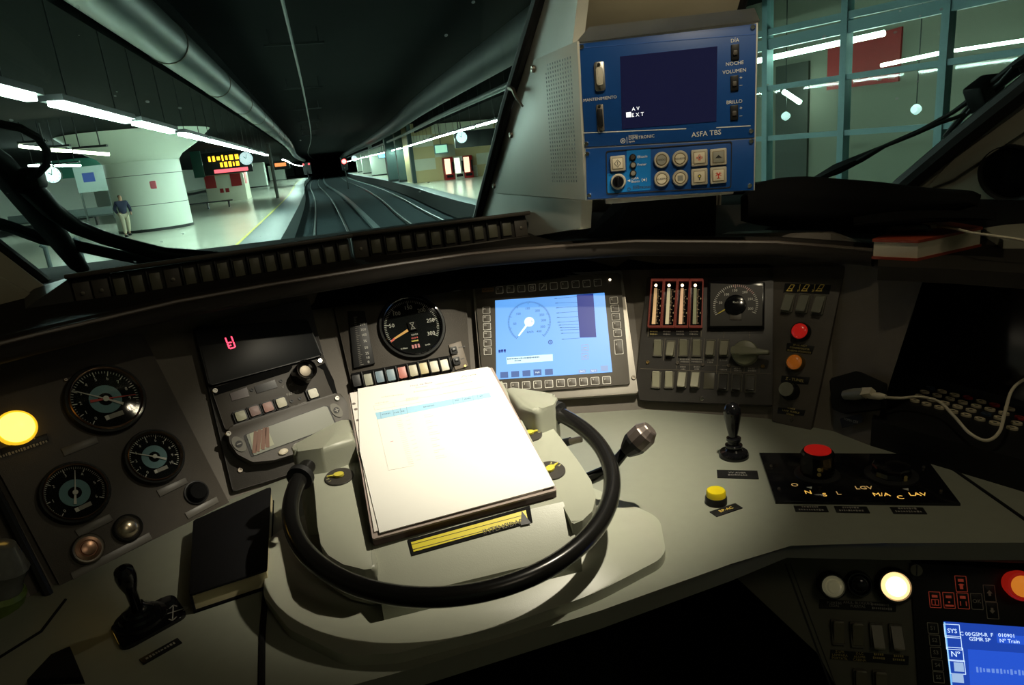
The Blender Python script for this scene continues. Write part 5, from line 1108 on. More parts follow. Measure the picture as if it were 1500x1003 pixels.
# ---- narrow right column panel
kl = lambda x, y, z=0: K_.l(*c8(x,y),z)
kp = panel('lamp_panel', K_, [c8(900,40),c8(1305,40),c8(1108,972),c8(893,912)], panel_brown, 'tapering brown panel with three switches, a red lamp and an orange lamp', off1=.001, rad=.002)
for i, (x, y) in enumerate(((985,245),(1069,248),(1157,256))): rocker(K_, x, y, .0190, .0330, f"{('left','middle','right')[i]} of the three rocker switches under the yellow pantograph signs", c8, mat('rocker_grey',(.16,.16,.12),.45), 0, z=.001, rot=-.02, group='switches under the yellow signs')
sgp = MB().prism([tuple(v) for v in K_.poly([c8(965,135),c8(1225,145),c8(1215,195),c8(955,187)],.001)], .001, .0018).build('sign_plate', black_plastic, kp)
ymk = mat('sign_yellow',(.85,.62,.12),.5,vary=0)
for i, (x, s) in enumerate(((998,'1'),(1082,'2'),(1165,'3'))):
    p = kl(x,162,.002); m = MB()
    for a, b in (((-.006,-.005),(-.001,.006)),((-.001,.006),(.005,.006)),((.001,-.004),(.005,.006)),((-.004,-.001),(.003,-.001)),((-.007,-.005),(.003,-.0045))): m.bar(p.x+a[0],p.y+a[1],p.x+b[0],p.y+b[1],.0011,.0018,.0022)
    m.build('symbol', ymk, sgp)
    if i < 2: q = kl(x+38,176,.002); MB().text(s,q.x,q.y,.0055,.0018).build('lettering', ymk, sgp); q2 = kl(x+48,160,.002); MB().box(q2.x,q2.y,.002,.0008,.012,.0004).build('divider', ymk, sgp)
def label_plate(parent, fr, px, cr, lines, size, z=.001, m=dim_yellow, rot=0.0):
    pts = fr.poly([cr(*q) for q in px], z); pl_ = MB().prism([tuple(v) for v in pts], z, z+.001, .0003).build('name_plate', black_plastic, parent)
    c_ = sum(pts, Vector((0,0)))/4; n = len(lines)
    for i, s in enumerate(lines):
        dy = (n/2-.5-i)*size*1.15
        M_ = Matrix.Translation((c_.x,c_.y,z+.001)) @ Matrix.Rotation(rot,4,'Z')
        if isinstance(s, str): MB().text(s,0,dy,size,0).build('lettering', m, pl_, M_)
        else: MB().scribble(-s/2,s/2,dy,size*.7,0,seed=i+int(size*1e5)).build('lettering', m, pl_, M_)
    return pl_
label_plate(kp, K_, [(975,470),(1132,490),(1115,535),(970,518)], c8, ['BP-AL-NOT','CONFIRMADOR','ALARMA FOUCOTE'], .0044)
label_plate(kp, K_, [(945,655),(1105,665),(1095,705),(940,695)], c8, ['Z - TUNEL'], .0065)
label_plate(kp, K_, [(925,835),(1080,850),(1070,882),(920,870)], c8, [.012,'LAMP. FUSIBLE','SONO'], .0043)
lamp(K_, c8(1058,412), .0140, 'round red lens lamp above the orange one on the right column', mat('lens_red',(.55,.02,.015),.2,emit=(.8,.02,.015),power=.22,vary=0), .012)
lamp(K_, c8(1029,586), .0130, 'round orange lens lamp below the red one on the right column', mat('lens_orange',(.50,.16,.02),.25,emit=(.8,.2,.02),power=.12,vary=0), .012, body=brass)
p = kl(997,745); t = thing('dimmer_switch', 'black rotary knob with a brushed silver cap under the orange lamp', 'knob', K_.M(p.x,p.y,.001))
MB().lathe([(.0150,0),(.0150,.006),(.0125,.012),(.0122,.021),(.0115,.0215)], 40).build('skirt', black_gloss, t); MB().lathe([(.0115,.021),(.0112,.0232),(0,.0235)], 40).build('cap', mat('brushed_cap',(.62,.60,.48),.3,.8,vary=.25,scale=60), t)
p = kl(1003,905); screw(kp, p.x, p.y, .0025, .001, dull_metal)

# ---- socket module and wall right of it
nl = lambda x, y, z=0: N_.l(x, y, z)
t = thing('socket_module', 'small black socket module with a plugged charger right of the lamp panel', 'socket', N_.M())
MB().prism(round_poly([tuple(v) for v in N_.poly([(1222,556),(1262,545),(1300,562),(1298,600),(1240,606),(1226,600)])], .004), 0, .012, .003).build('housing', black_matt, t)
pl = MB().prism([tuple(v) for v in N_.poly([(1231,613),(1262,606),(1264,618),(1234,627)])], 0, .0012).build('name_plate', black_plastic, t)
v = N_.l(1247,616); MB().text('TOMA CTE',v.x,v.y,.0050,.0012,.1).build('lettering', grey_mark, pl)

# ---- desk, its front edge, groove, and what is fixed on it
ZD = .80
dpts = [(-.95,.66),(-.40,.60),(-.15,.563),(.007,.565),(.2,.577),(.366,.597),(.448,.611),(.545,.565),(.674,.51),(.95,.385),(1.36,.25),(1.36,1.1),(.78,1.02),(.5,1.25),(.2,1.32),(-.2,1.25),(-.6,.98),(-.95,.80)]
desk = thing('driver_desk', 'grey green driver desk with a rounded front edge', 'desk')
MB().prism(dpts, .778, ZD, .009, 4).build('desk_top', desk_paint, desk, smooth=50)
MB().hull([(-1.0,1.0,0),(1.36,.9,0),(1.36,1.2,0),(-1.0,1.4,0)],[(-1.0,1.0,.762),(1.36,.9,.762),(1.36,1.2,.762),(-1.0,1.4,.762)]).build('kick_panel', black_matt, desk)
MB().tube([atz(*q, ZD+.0005) for q in ((1290,622),(1330,650),(1400,690),(1500,760),(1620,850))], .0022, 6).build('seam', black_matt, desk)
MB().tube([atz(*q, ZD+.0005) for q in ((391,838),(388,880),(384,930),(383,1003),(383,1100))], .0035, 6).build('seam', black_matt, desk)
MB().tube([atz(*q, ZD+.0005) for q in ((-20,975),(60,925),(96,878))], .0018, 6).build('seam', black_matt, desk)
DK = flat(ZD)
dl = lambda x, y, z=0: DK.l(x, y, z)
c27 = crop(960,560,2.778)
p = atz(1075,668,ZD); t = thing('horn_lever', 'black horn lever with a round base and teardrop grip standing on the desk', 'lever', Matrix.Translation(p))
MB().lathe([(.0215,0),(.0215,.005),(.020,.008),(.013,.010),(.011,.013),(.0125,.016),(.0125,.019),(.0085,.021),(.0085,.024),(.0105,.026),(.0105,.030),(.0075,.032)], 40).build('base', black_gloss, t)
MB().lathe([(.0060,.030),(.0068,.036),(.0085,.044),(.0115,.062),(.0125,.070),(.0120,.077),(.0085,.083),(.004,.0855),(0,.086)], 40, Matrix.Rotation(-.03,4,'Y')).build('grip', black_gloss, t)
def desk_plate(px, cr, lines, size, label, m=grey_mark):
    pts = DK.poly([cr(*q) for q in px]); c_ = sum(pts, Vector((0,0)))/4; r_ = angle(pts[1]-pts[0]); t = thing('name_plate', label, 'plate', Matrix.Translation((c_.x,c_.y,ZD)) @ Matrix.Rotation(r_,4,'Z'))
    w = (pts[1]-pts[0]).length; h = (pts[3]-pts[0]).length*abs(math.sin(angle(pts[3]-pts[0])-r_)); MB().box(0,0,.0007,w,h,.0014,.0003).build('plate', black_plastic, t)
    n = len(lines)
    for i, s in enumerate(lines):
        dy = (n/2-.5-i)*size*1.15
        if isinstance(s, str): MB().text(s,0,dy,size,.0014).build('lettering', m, t)
        else: MB().scribble(-s/2,s/2,dy,size*.7,.0014,seed=i+int(px[0][0])).build('lettering', m, t)
desk_plate([(248,358),(413,362),(421,394),(256,390)], c27, ['VV AVER','BOCINAS'], .0062, 'black name plate in front of the horn lever')
desk_plate([(225,527),(330,492),(350,515),(245,550)], c27, ['BP-AC'], .0075, 'small tilted black name plate beside the yellow button', ymk)
p = atz(1049,736,ZD); t = thing('push_button', 'yellow push button on the desk', 'button', Matrix.Translation(p))
MB().lathe([(.0140,0),(.0140,.008),(.0130,.010),(.0125,.010)], 40).build('bezel', black_plastic, t); MB().lathe([(.0125,.008),(.0122,.017),(.0112,.0185),(0,.019)], 40).build('cap', mat('button_yellow',(.75,.58,.01),.35,vary=.03), t)
# selector plate with two knobs
c48 = crop(1110,640,4.839)
sp_pts = [tuple(v) for v in DK.poly([(1112,666),(1352,668),(1407,741),(1136,738)])]
sel = thing('selector_plate', 'black plate with lit orange letters around two selector knobs', 'panel', DK.M())
MB().prism(sp_pts, .0, .004, .001).build('plate', black_gloss, sel)
lit = mat('letter_lit',(.9,.55,.12),.5,emit=(1,.55,.10),power=.75,vary=0)
for s, x, y in (('O',262,340),('N',357,392),('S',475,410),('L',572,398),('LGV',752,360),('M/A',876,408),('C',1010,428),('LAV',1134,406)):
    v = DK.l(*c48(x,y),.004); r_ = angle(DK.l(*c48(934,408),.004)-DK.l(*c48(822,408),.004)); MB().text(s,v.x,v.y,.0118,.004,r_).build('lettering', lit if s in ('N','S','M/A','LAV','C') else mat('letter_dim',(.7,.5,.2),.5,emit=(1,.6,.2),power=.30,vary=0), sel)
for x, y in ((371,359),(1056,371)):
    v = DK.l(*c48(x,y),.004); MB().prism([(v.x-.0035,v.y+.003),(v.x+.0035,v.y+.001),(v.x-.0005,v.y-.0035)], .004, .0045).build('pointer', white_mark, sel)
for x, y in ((95,208),(150,370),(1176,217),(1300,387)):
    v = DK.l(*c48(x,y),.004); screw(sel, v.x, v.y, .0020, .004, dull_metal)
def selector(px, r, h, label, dots, capm=None):
    v = DK.l(*c48(*px),.004); t = thing('selector_switch', label, 'knob', DK.M(v.x,v.y,.004))
    MB().lathe([(r*1.35,0),(r*1.35,.002),(r*1.1,.003)], 48).build('base_ring', mat('ring_dark',(.02,.02,.02),.3), t)
    m = MB(); m.lathe([(r*.98,.002),(r*1.02,h*.25),(r*.95,h*.6),(r*1.0,h*.88),(r*.93,h*.98),(r*.82,h),(0,h)], 10); m.build('knob', black_gloss, t, smooth=20)
    if capm: MB().lathe([(r*.80,h-.001),(r*.78,h+.0015),(0,h+.002)], 40).build('red_cap', capm, t)
    d0 = (Vector((EYE.x,EYE.y))-Vector((v.x,v.y))).normalized()
    for k, z in enumerate((.3,.5)):
        a = math.atan2(d0.y,d0.x)+dots; MB().lathe([(.0026,0),(.0026,.0010),(0,.0012)],16,Matrix.Translation((r*1.0*math.cos(a),r*1.0*math.sin(a),h*z)) @ Matrix.Rotation(a,4,'Z') @ Matrix.Rotation(PI/2,4,'Y')).build('dot', mat('dot_yellow',(.50,.40,.15),.5,vary=0), t)
    return t
selector((420,265), .0215, .036, 'black selector knob with a bright red cap on the lit black plate', .12, mat('cap_red',(.80,.016,.012),.35,emit=(.9,.02,.015),power=.16,vary=0))
selector((945,270), .0240, .016, 'low black selector knob without a cap, right on the lit black plate', .75)
for i, px in enumerate(([(255,490),(487,493),(498,536),(270,530)],[(540,493),(775,498),(790,543),(560,536)],[(935,500),(1170,503),(1198,550),(962,545)])):
    desk_plate(px, c48, [.020,.030], .0060, ('left','middle','right')[i]+' one of the three small black name plates below the lit black plate')

# ---- lower right console under the desk edge
L_ = Frame((.60,.615,.765), -28, 27)
q4 = crop(1130,800,4.054)
ll = lambda x, y, z=0: L_.l(*q4(x,y),z)
lc = panel('lower_console', L_, [(1060,828),(1150,812),(1335,820),(1362,1100),(1275,1100),(1199,958)], mat('console_olive',(.115,.112,.08),.5,vary=.08,scale=60,bump=.1), 'olive lower console under the right desk edge with lamps and rocker switches', off0=-.03, off1=0, rad=.002)
m = MB()
a, b = L_.l(1150,825), L_.l(1215,1000); d = (b-a).normalized(); b = b+d*.05
m.bar(a.x,a.y,b.x,b.y,.0022,0,.0004).bar(a.x+.006,a.y,b.x+.006,b.y,.0014,0,.0004); m.build('seam', black_mark, lc)
MB().prism([tuple(v) for v in L_.poly([(1162,806),(1500,818),(1500,824),(1163,813)],.004)], .0, .010, .002).build('top_strip', mat('strip_olive',(.14,.135,.10),.4), lc)
lit_w = mat('lamp_white',(1,.9,.6),.3,emit=(1,.62,.26),power=1.5,vary=0); lit_core = mat('lamp_core',(1,.95,.8),.3,emit=(1,.85,.6),power=4,vary=0)
def hooded(x, y, r, label, lens, h=.020, group='hooded lamps on the lower console', core=None):
    v = ll(x,y); t = thing('hooded_lamp', label, 'lamp', L_.M(v.x,v.y,0), group)
    MB().lathe([(r*1.3,0),(r*1.3,h*.6),(r*1.15,h),(r*1.02,h),(r*.98,h*.5),(0,h*.5)], 40).build('hood', black_gloss, t)
    MB().lathe([(r*.97,h*.5),(r*.95,h*.85),(r*.75,h*1.0),(r*.68,h*1.0)], 40).build('lens', lens, t)
    MB().lathe([(r*.68,h*.9),(r*.66,h*1.15),(r*.5,h*1.25),(0,h*1.3)], 40).build('lens_core', core or lens, t); return t
hooded(350,225,.0128,'left hooded lamp with a pale faintly glowing lens on the lower console', mat('lens_pale',(.50,.47,.30),.3,emit=(.5,.45,.25),power=.12,vary=0))  # faint glow put into the lens material
hooded(512,218,.0120,'middle hooded lamp with a black lens on the lower console', black_gloss, .012)
hooded(722,228,.0165,'glowing white lamp on the lower console', lit_w, .014, core=lit_core)
pts = [(285,312),(740,335),(738,388),(283,368)]
pl = MB().prism([tuple(v) for v in L_.poly([q4(*q) for q in pts])], 0, .001).build('name_plate', black_plastic, lc)
ra = angle(ll(740,335)-ll(285,312))
for s, x, y in (('PUERTAS',372,335),('IZDAS',372,352),('ANUL. BLOQUEO',512,335),('PUERTAS',512,356),(.020,645,345),(.022,655,368)):
    v = ll(x,y); M_ = Matrix.Translation((v.x,v.y,.001)) @ Matrix.Rotation(ra,4,'Z')
    (MB().text(s,0,0,.0042,0) if isinstance(s, str) else MB().scribble(-s/2,s/2,0,.003,0)).build('lettering', grey_mark, pl, M_)
for i, (x, y, u) in enumerate(((396,508,1),(509,522,1),(626,528,0),(742,535,0))): rocker(L_, x, y, .0155, .0295, f"{names[i]} rocker switch from the left in the row on the lower console", q4, mat('rocker_console',(.20,.19,.13),.4), u, z=0, rot=ra, group='rocker switches on the lower console')
for i, (x, y) in enumerate(((528,775),(645,785))): rocker(L_, x, y+25, .0155, .0295, f"{('left','right')[i]} rocker switch of the lowest row at the bottom edge", q4, MATS['rocker_console'], 1, z=0, rot=ra, group='rocker switches of the lowest row')
pts = [(352,612),(815,650),(812,705),(348,668)]
pl = MB().prism([tuple(v) for v in L_.poly([q4(*q) for q in pts])], 0, .001).build('name_plate', black_plastic, lc)
for s, x, y in (('Z-LPR',405,625),('LAMPARA',405,645),('PORTATIL',405,664),('Z-LC',522,635),('ALUMB',522,655),('CABINA',522,674),(.012,640,640),(.014,640,662),(.012,758,650),(.014,758,672)):
    v = ll(x,y); M_ = Matrix.Translation((v.x,v.y,.001)) @ Matrix.Rotation(ra,4,'Z')
    (MB().text(s,0,0,.0040,0) if isinstance(s, str) else MB().scribble(-s/2,s/2,0,.003,0)).build('lettering', dim_yellow, pl, M_)
# train radio terminal
tr = thing('train_radio_terminal', 'black train radio terminal with outlined keys and a bright blue screen', 'radio', L_.M())
MB().prism([tuple(v) for v in L_.poly([q4(822,100),q4(1800,160),q4(1850,1150),q4(895,1150)],.003)], -.01, .003, .001).build('body', black_plastic, tr)
k_red, k_grey = mat('key_red_line',(.55,.10,.06),.5,emit=(.5,.06,.03),power=.2,vary=0), mat('key_grey_line',(.42,.40,.32),.5,vary=0)
Zt = .003
def tkey(x, y, w, h, m, sym):
    p = L_.l(*q4(x,y),Zt); M_ = Matrix.Translation((p.x,p.y,Zt)) @ Matrix.Rotation(ra,4,'Z')
    k = MB().prism(rrect(w,h,.0008), 0, .0006, .0002).build('key', black_plastic, tr, M_); MB().frame(rrect(w,h,.0009), rrect(w-.0013,h-.0013,.0005), .0006, .0009).build('key_outline', m, k)
    g = MB()
    if sym == 'up' or sym == 'down':
        s = 1 if sym == 'up' else -1; g.prism([(-.003,0),(.003,0),(0,.0035*s)], .0006,.0009).box(0,-.0015*s,.00075,.0026,.003,.0003)
    elif sym == 'OK' or sym[0] == 'S': g.text(sym,0,0,.0062,.0006)
    elif sym == 'a': g.box(0,.004,.00075,.006,.003,.0003).box(0,-.003,.00075,.0035,.006,.0003).box(0,-.001,.00075,.006,.0008,.0003)
    elif sym == 'b': g.box(0,.004,.00075,.006,.003,.0003).frame(rrect(.008,.007,.0003,0,-.003), rrect(.0066,.0056,.0003,0,-.003), .0006,.0009).box(0,-.003,.00075,.0008,.006,.0003)
    elif sym == 'c': g.box(0,.004,.00075,.006,.003,.0003).box(0,-.006,.00075,.009,.002,.0003).box(0,-.002,.00075,.002,.002,.0003)
    else: g.box(0,.004,.00075,.006,.003,.0003).box(-.003,-.003,.00075,.0009,.005,.0003).box(.003,-.003,.00075,.0009,.005,.0003)
    g.build('symbol', m, k)
tkey(1125,222,.0125,.0185,k_red,'a'); tkey(970,316,.0125,.0185,k_red,'b'); tkey(1053,320,.0125,.0185,k_red,'c'); tkey(1137,323,.0125,.0185,k_red,'d'); tkey(1218,326,.0125,.0185,k_grey,'OK'); tkey(1294,278,.0125,.0190,k_grey,'up'); tkey(1310,380,.0125,.0190,k_grey,'down')
for i, (x, y) in enumerate(((958,485),(968,557),(976,630),(985,705),(992,776))): tkey(x,y,.0118,.0125,k_grey,'S%d'%(i+1))
g_b, g_bd, g_w = glow('radio_blue',(.02,.09,.62),1.0), glow('radio_navy',(.012,.035,.26),1.0), glow('radio_white',(.62,.80,1.0),1.2)
P0, P1, P2, P3 = (L_.l(*q4(*q),Zt) for q in ((1022,445),(1800,500),(1850,1100),(1098,1100)))
rs_ = MB().prism([tuple(v) for v in (P0,P1,P2,P3)], Zt, Zt+.0006).build('screen', mat('radio_screen',(.02,.04,.12),.3,emit=(.012,.055,.40),power=1.0,vary=0), tr)
z0, z1 = Zt+.0006, Zt+.0009
def tq(*pts): return [tuple(L_.l(*q4(*q),Zt)) for q in pts]
MB().prism(tq((1165,610),(1800,655),(1830,900),(1185,900)), z0, z1).build('blue_field', g_b, rs_)
MB().prism(tq((1335,520),(1800,555),(1803,605),(1340,572)), z0, z1).build('number_field', g_b, rs_)
a, b = L_.l(*q4(1026,450),Zt), L_.l(*q4(1090,1000),Zt); MB().bar(a.x,a.y,b.x,b.y,.0016,z0,z1).build('left_line', glow('radio_cyan',(.20,.55,1.0)), rs_)
for (x, y), s in (((1072,502),'SYS'),((1081,572),''),((1092,640),'Nº'),((1102,715),'')):
    p = L_.l(*q4(x,y),Zt); M_ = Matrix.Translation((p.x,p.y,z0)) @ Matrix.Rotation(ra,4,'Z'); k = MB().frame(rrect(.0168,.0155,.0003), rrect(.0156,.0143,.0003), 0, .0003).build('soft_key', g_w, rs_, M_)
    if s: MB().text(s,0,0,.0068 if s == 'SYS' else .0088,0,thick=.0005).build('lettering', g_w, k)
for s, x, y, sz in (('C 00',1149,519,.0058),('GSM-R',1234,523,.0058),('F',1307,526,.0058),('010901',1395,529,.0058),('GSMR SP',1235,552,.0058),('Nº Train',1412,562,.0058)):
    p = L_.l(*q4(x,y),Zt); MB().text(s,p.x,p.y,sz,z1,ra).build('lettering', g_w, rs_)
for x, y, w in ((1112,715,.010),(1105,780,.012)):
    p = L_.l(*q4(x,y),Zt); MB().box(p.x,p.y,z1,w,.010,.0003,rot=ra).build('soft_symbol', glow('radio_soft',(.35,.5,.75)), rs_)
p = L_.l(*q4(1215,730),Zt); MB().scribble(0,.06,0,.006,0,seed=8).build('lettering', glow('radio_dim',(.15,.28,.75)), rs_, Matrix.Translation((p.x,p.y,z1)) @ Matrix.Rotation(ra,4,'Z'))
p = L_.l(*q4(857,140),Zt); k = MB().lathe([(.0072,Zt),(.0068,Zt+.003),(0,Zt+.004)], 28, Matrix.Translation((p.x,p.y,0))).build('slotted_screw', dull_metal, tr); MB().box(p.x,p.y,Zt+.0038,.0012,.012,.0010,rot=-.1).build('slot', black_mark, k)
p = L_.l(*q4(1448,222),Zt); t = thing('emergency_button', 'red mushroom button with an orange centre at the right edge', 'button', L_.M(p.x,p.y,Zt))
MB().lathe([(.0145,0),(.0145,.006),(.0165,.010),(.0168,.016),(.0150,.019),(.0125,.0195)], 40).build('red_ring', mat('mushroom_red',(.50,.02,.012),.3,emit=(.7,.02,.01),power=.25,vary=0), t); MB().lathe([(.0125,.019),(.009,.022),(0,.023)], 40).build('centre', mat('mushroom_orange',(.75,.22,.02),.35,emit=(1,.3,.03),power=.5,vary=0), t)

# ---- right corner: shelf, folder, phone, papers, dark bundle, keyboard terminal, cable
ZS = 1.060
sh = [atz(*q, ZS) for q in ((1286,390),(1400,394),(1530,402))]; out_ = [p + Vector((p.x,p.y,0)).normalized()*.30 for p in sh[::-1]]
struct('trim_20', MB().hull([(p.x,p.y,ZS-.02) for p in sh+out_],[(p.x,p.y,ZS) for p in sh+out_]), mat('shelf_brown',(.02,.017,.013),.8,spec=.2))
fo = [atz(*q, ZS+.03) for q in ((1278,350),(1345,352),(1440,332),(1352,318))]
fx = [Vector((p.x,p.y)) for p in fo]
fol = thing('document_folder', 'red folder of white papers lying on the shelf under the phone', 'folder')
MB().hull([(p.x,p.y,ZS) for p in fx],[(p.x,p.y,ZS+.004) for p in fx]).build('lower_cover', mat('folder_red',(.30,.045,.02),.5,vary=.1), fol)
cc_ = sum(fx, Vector((0,0)))/4; fi = [cc_+(p-cc_)*.97 for p in fx]
MB().hull([(p.x,p.y,ZS+.004) for p in fi],[(p.x,p.y,ZS+.026) for p in fi]).build('papers', paper_old, fol)
MB().hull([(p.x,p.y,ZS+.026) for p in fx],[(p.x,p.y,ZS+.030) for p in fx]).build('upper_cover', MATS['folder_red'], fol)
p = atz(1331,331,ZS+.036); ph = thing('mobile_phone', 'dark phone on the red folder with a white cable plugged in', 'phone', Matrix.Translation((p.x,p.y,ZS+.030)) @ Matrix.Rotation(-.75,4,'Z'))
MB().prism(rrect(.062,.05,.008), 0, .010, .003).build('body', black_gloss, ph); MB().prism(rrect(.054,.042,.005), .010, .0105).build('screen', mat('phone_glass',(.05,.065,.065),.12,vary=0), ph)
cab_w = mat('cable_white',(.62,.56,.42),.5,vary=.04)
def cable(name, pts3, r, label):
    P = [Vector(p) for p in pts3]; out = []
    for i in range(len(P)-1):
        p0, p1, p2, p3 = P[max(i-1,0)], P[i], P[i+1], P[min(i+2,len(P)-1)]
        for k in range(8):
            t_ = k/8; out.append(.5*((2*p1)+(p2-p0)*t_+(2*p0-5*p1+4*p2-p3)*t_*t_+(3*p1-p0-3*p2+p3)*t_**3))
    out.append(P[-1]); t = thing(name, label, 'cable'); MB().tube(out, r, 10).build('cord', cab_w, t); return t
zc = ZS+.036
t = cable('charging_cable', [atz(*q, zc+dz) for q, dz in (((1352,330),.002),((1372,331),.002),((1395,334),.004),((1425,341),.004),((1455,345),.002),((1500,352),-.002),((1540,362),-.01))], .0018, 'white cable leading from the phone to the right edge')
a, b = atz(1352,330,zc+.002), atz(1371,331,zc+.002); MB().tube([a, a.lerp(b,.5), b], [.0045,.0048,.003], 12).build('plug', cab_w, t)
pp_ = [atz(*q, ZS+.012) for q in ((1440,334),(1520,322),(1560,352),(1470,352))]
tag(MB().hull([(p.x,p.y,ZS) for p in pp_],[(p.x,p.y,ZS+.012) for p in pp_]).build('paper_stack', mat('paper_dim',(.30,.29,.22),.7,vary=.06)), 'small stack of grey papers at the right end of the shelf', 'papers')
# black cloth bundle over the dash
def lump(name, px_top, px_bot, y0, depth, label, seed):
    rnd = random.Random(seed); rows_ = []
    n = len(px_top)
    for i in range(n):
        a = ray(*px_top[i]); b = ray(*px_bot[i]); dd = y0[i]
        pa = EYE + a*(dd/math.hypot(a.x,a.y)); pb = EYE + b*(dd*.97/math.hypot(b.x,b.y)); dv = Vector((a.x,a.y,0)).normalized(); prof_ = []
        for k in range(9):
            t_ = k/8; ang = -PI/2+PI*t_; h = pa.z-pb.z
            prof_.append(Vector(((pb.x+pa.x)/2,(pb.y+pa.y)/2,pb.z+h*(.5+.5*math.sin(ang)))) + dv*(depth*(.35-.42*math.cos(ang)) + rnd.uniform(-.006,.006)))
        for k in range(1,6):
            t_ = k/5; prof_.append(pa+dv*(depth*(.35+.9*t_))+Vector((0,0,-(pa.z-pb.z)*t_**2)))
        rows_.append(prof_)
    o = tag(MB().loft(rows_).build(name, cloth_black, smooth=80), label, 'cloth'); sb = o.modifiers.new('soft','SUBSURF'); sb.levels = 1; sb.render_levels = 2; return o
lump('cloth_bundle', [(1085,292),(1100,274),(1130,262),(1180,258),(1230,264),(1290,268),(1345,278),(1400,282),(1430,285),(1436,298)], [(1085,330),(1100,335),(1130,340),(1180,342),(1230,340),(1290,335),(1345,330),(1400,318),(1425,308),(1430,306)], [1.22,1.24,1.26,1.27,1.27,1.26,1.24,1.22,1.21,1.21], .13, 'black cloth bundle lying on the dash below the right window', 3)
lump('cloth_roll', [(1250,322),(1300,312),(1360,310),(1420,312),(1450,316),(1460,322)], [(1250,338),(1300,334),(1360,331),(1420,328),(1450,326),(1458,326)], [1.16,1.17,1.17,1.16,1.15,1.15], .06, 'flat black roll in front of the cloth bundle above the red folder', 5)
# keyboard terminal
ZK = .842
kt = thing('keyboard_terminal', 'dark computer terminal with a tilted black screen and round white ringed keys', 'terminal')
kb4 = [atz(*q, ZK) for q in ((1294,572),(1277,614),(1500,674),(1640,712),(1700,640))]
MB().hull([(p.x,p.y,ZD) for p in kb4],[(p.x,p.y,ZK) for p in kb4]).build('keyboard_body', black_plastic, kt)
KF = Frame(atz(1303,549,ZK), -79, 9)
MB().prism([tuple(v) for v in [Vector((0,-.03)), Vector((.34,-.03))] + KF.poly([(1660,400),(1332,384)])], -.03, 0, .004).build('screen_frame', mat('terminal_frame',(.018,.024,.03),.35,vary=.05), kt, KF.M())
MB().prism([tuple(v) for v in [Vector((.018,.014)), Vector((.33,.014))] + KF.poly([(1655,425),(1350,406)])], 0, .0006).build('screen', black_gloss, kt, KF.M())
c28 = crop(1200,300,2.787)
ringm, redm, bluem = mat('key_ring_cream',(.55,.48,.32),.45,vary=.04), mat('key_ring_red',(.30,.02,.015),.45,vary=.04), mat('key_ring_blue',(.03,.05,.08),.45,vary=.04)
keys = [(390,797,0),(438,811,0),(490,825,0),(546,841,0),(600,856,0),(656,872,0),(717,889,0),(788,909,0), (410,779,0),(512,807,0),(460,793,0),(565,822,0),(620,837,0),(682,852,2),(735,868,0), (430,762,0),(481,776,0),(533,790,0),(586,804,0),(641,819,0),(697,833,0),(754,849,0),(806,889,0), (453,746,2),(501,760,0),(552,774,0),(606,785,1),(660,801,0),(716,815,1),(777,831,0),(822,868,1)]
for i, (x, y, c_) in enumerate(keys):
    p = atz(*c28(x,y), ZK+.002); m_ = (ringm, redm, bluem)[c_]
    k = MB().lathe([(.0062,0),(.0060,.003),(.0045,.0034),(.0042,.0026),(0,.0026)], 20).build('key', m_, kt, Matrix.Translation((p.x,p.y,ZK)) @ Matrix.Rotation(-1.3,4,'Z') @ Matrix.Diagonal((1.15,.8,1,1)))
    MB().lathe([(.0026,.0026),(0,.0034)], 12).build('key_mark', black_mark, k)
# white cable with a charger plug
t = cable('charging_cable', [N_.w(*N_.l(1294,583),.014)] + [atz(*q, z) for q, z in (((1318,583),.865),((1345,581),.87),((1375,588),.872),((1398,610),.868),((1420,634),.862),((1445,645),.858),((1464,632),.862),((1473,600),.872),((1482,572),.888),((1500,556),.90),((1540,540),.92))], .0021, 'white cable curling over the round keys from the plugged charger')
a, b = N_.w(*N_.l(1282,581),.014), N_.w(*N_.l(1308,583),.016); MB().tube([a, a.lerp(b,.6), b], [.0050,.0055,.0028], 12).build('plug', cab_w, t)
a, b = N_.w(*N_.l(1245,580),.012), N_.w(*N_.l(1290,577),.018)
ch = thing('usb_charger', 'grey and cream charger plug stuck in the black socket', 'charger'); MB().tube([a, a.lerp(b,.35), a.lerp(b,.7)], [.007,.009,.008], 14).build('body', mat('charger_grey',(.20,.20,.17),.35), ch)
MB().tube([a.lerp(b,.68), b], [.0085,.0075], 4).build('cream_end', cab_w, ch)
# ------------------------------------------------------------------ pedestal with the ring wheel, binder, and things on the left desk
ped = thing('wheel_pedestal', 'pale grey green moulded pedestal on the desk carrying the wheel and the binder', 'pedestal')
bp = [(-.150,.86),(-.148,.73),(-.115,.655),(-.06,.592),(-.01,.577),(.10,.577),(.20,.590),(.30,.622),(.33,.70),(.285,.80),(.23,.90),(-.08,.93)]
MB().prism(round_poly(bp, [.03,.06,.06,.05,.05,.3,.3,.045,.05,.05,.05,.05], 8), .80, .812, .004, 3).build('base_plate', pedestal_paint, ped, smooth=50)
WG = Frame((0,.62,.858), 0, 80)          # the wing surface, tipped ten degrees to the driver
wing_l = [tuple(WG.l(*q)) for q in ((456,684),(458,694),(462,730),(465,770),(470,797),(481,813),(502,826),(534,834))] + [(-.016, .030), (-.016, .250), (-.075, .250)]
wing_r = [(.200, .250), (.200, .032)] + [tuple(WG.l(*q)) for q in ((838,768),(853,762),(868,748),(873,728),(866,704),(845,672),(811,628))] + [(.245, .250)]
for pts_ in (wing_l, wing_r): MB().prism(round_poly(pts_, .006, 4), -.05, 0, .005, 3).build('wing', pedestal_paint, ped, WG.M(), smooth=50)
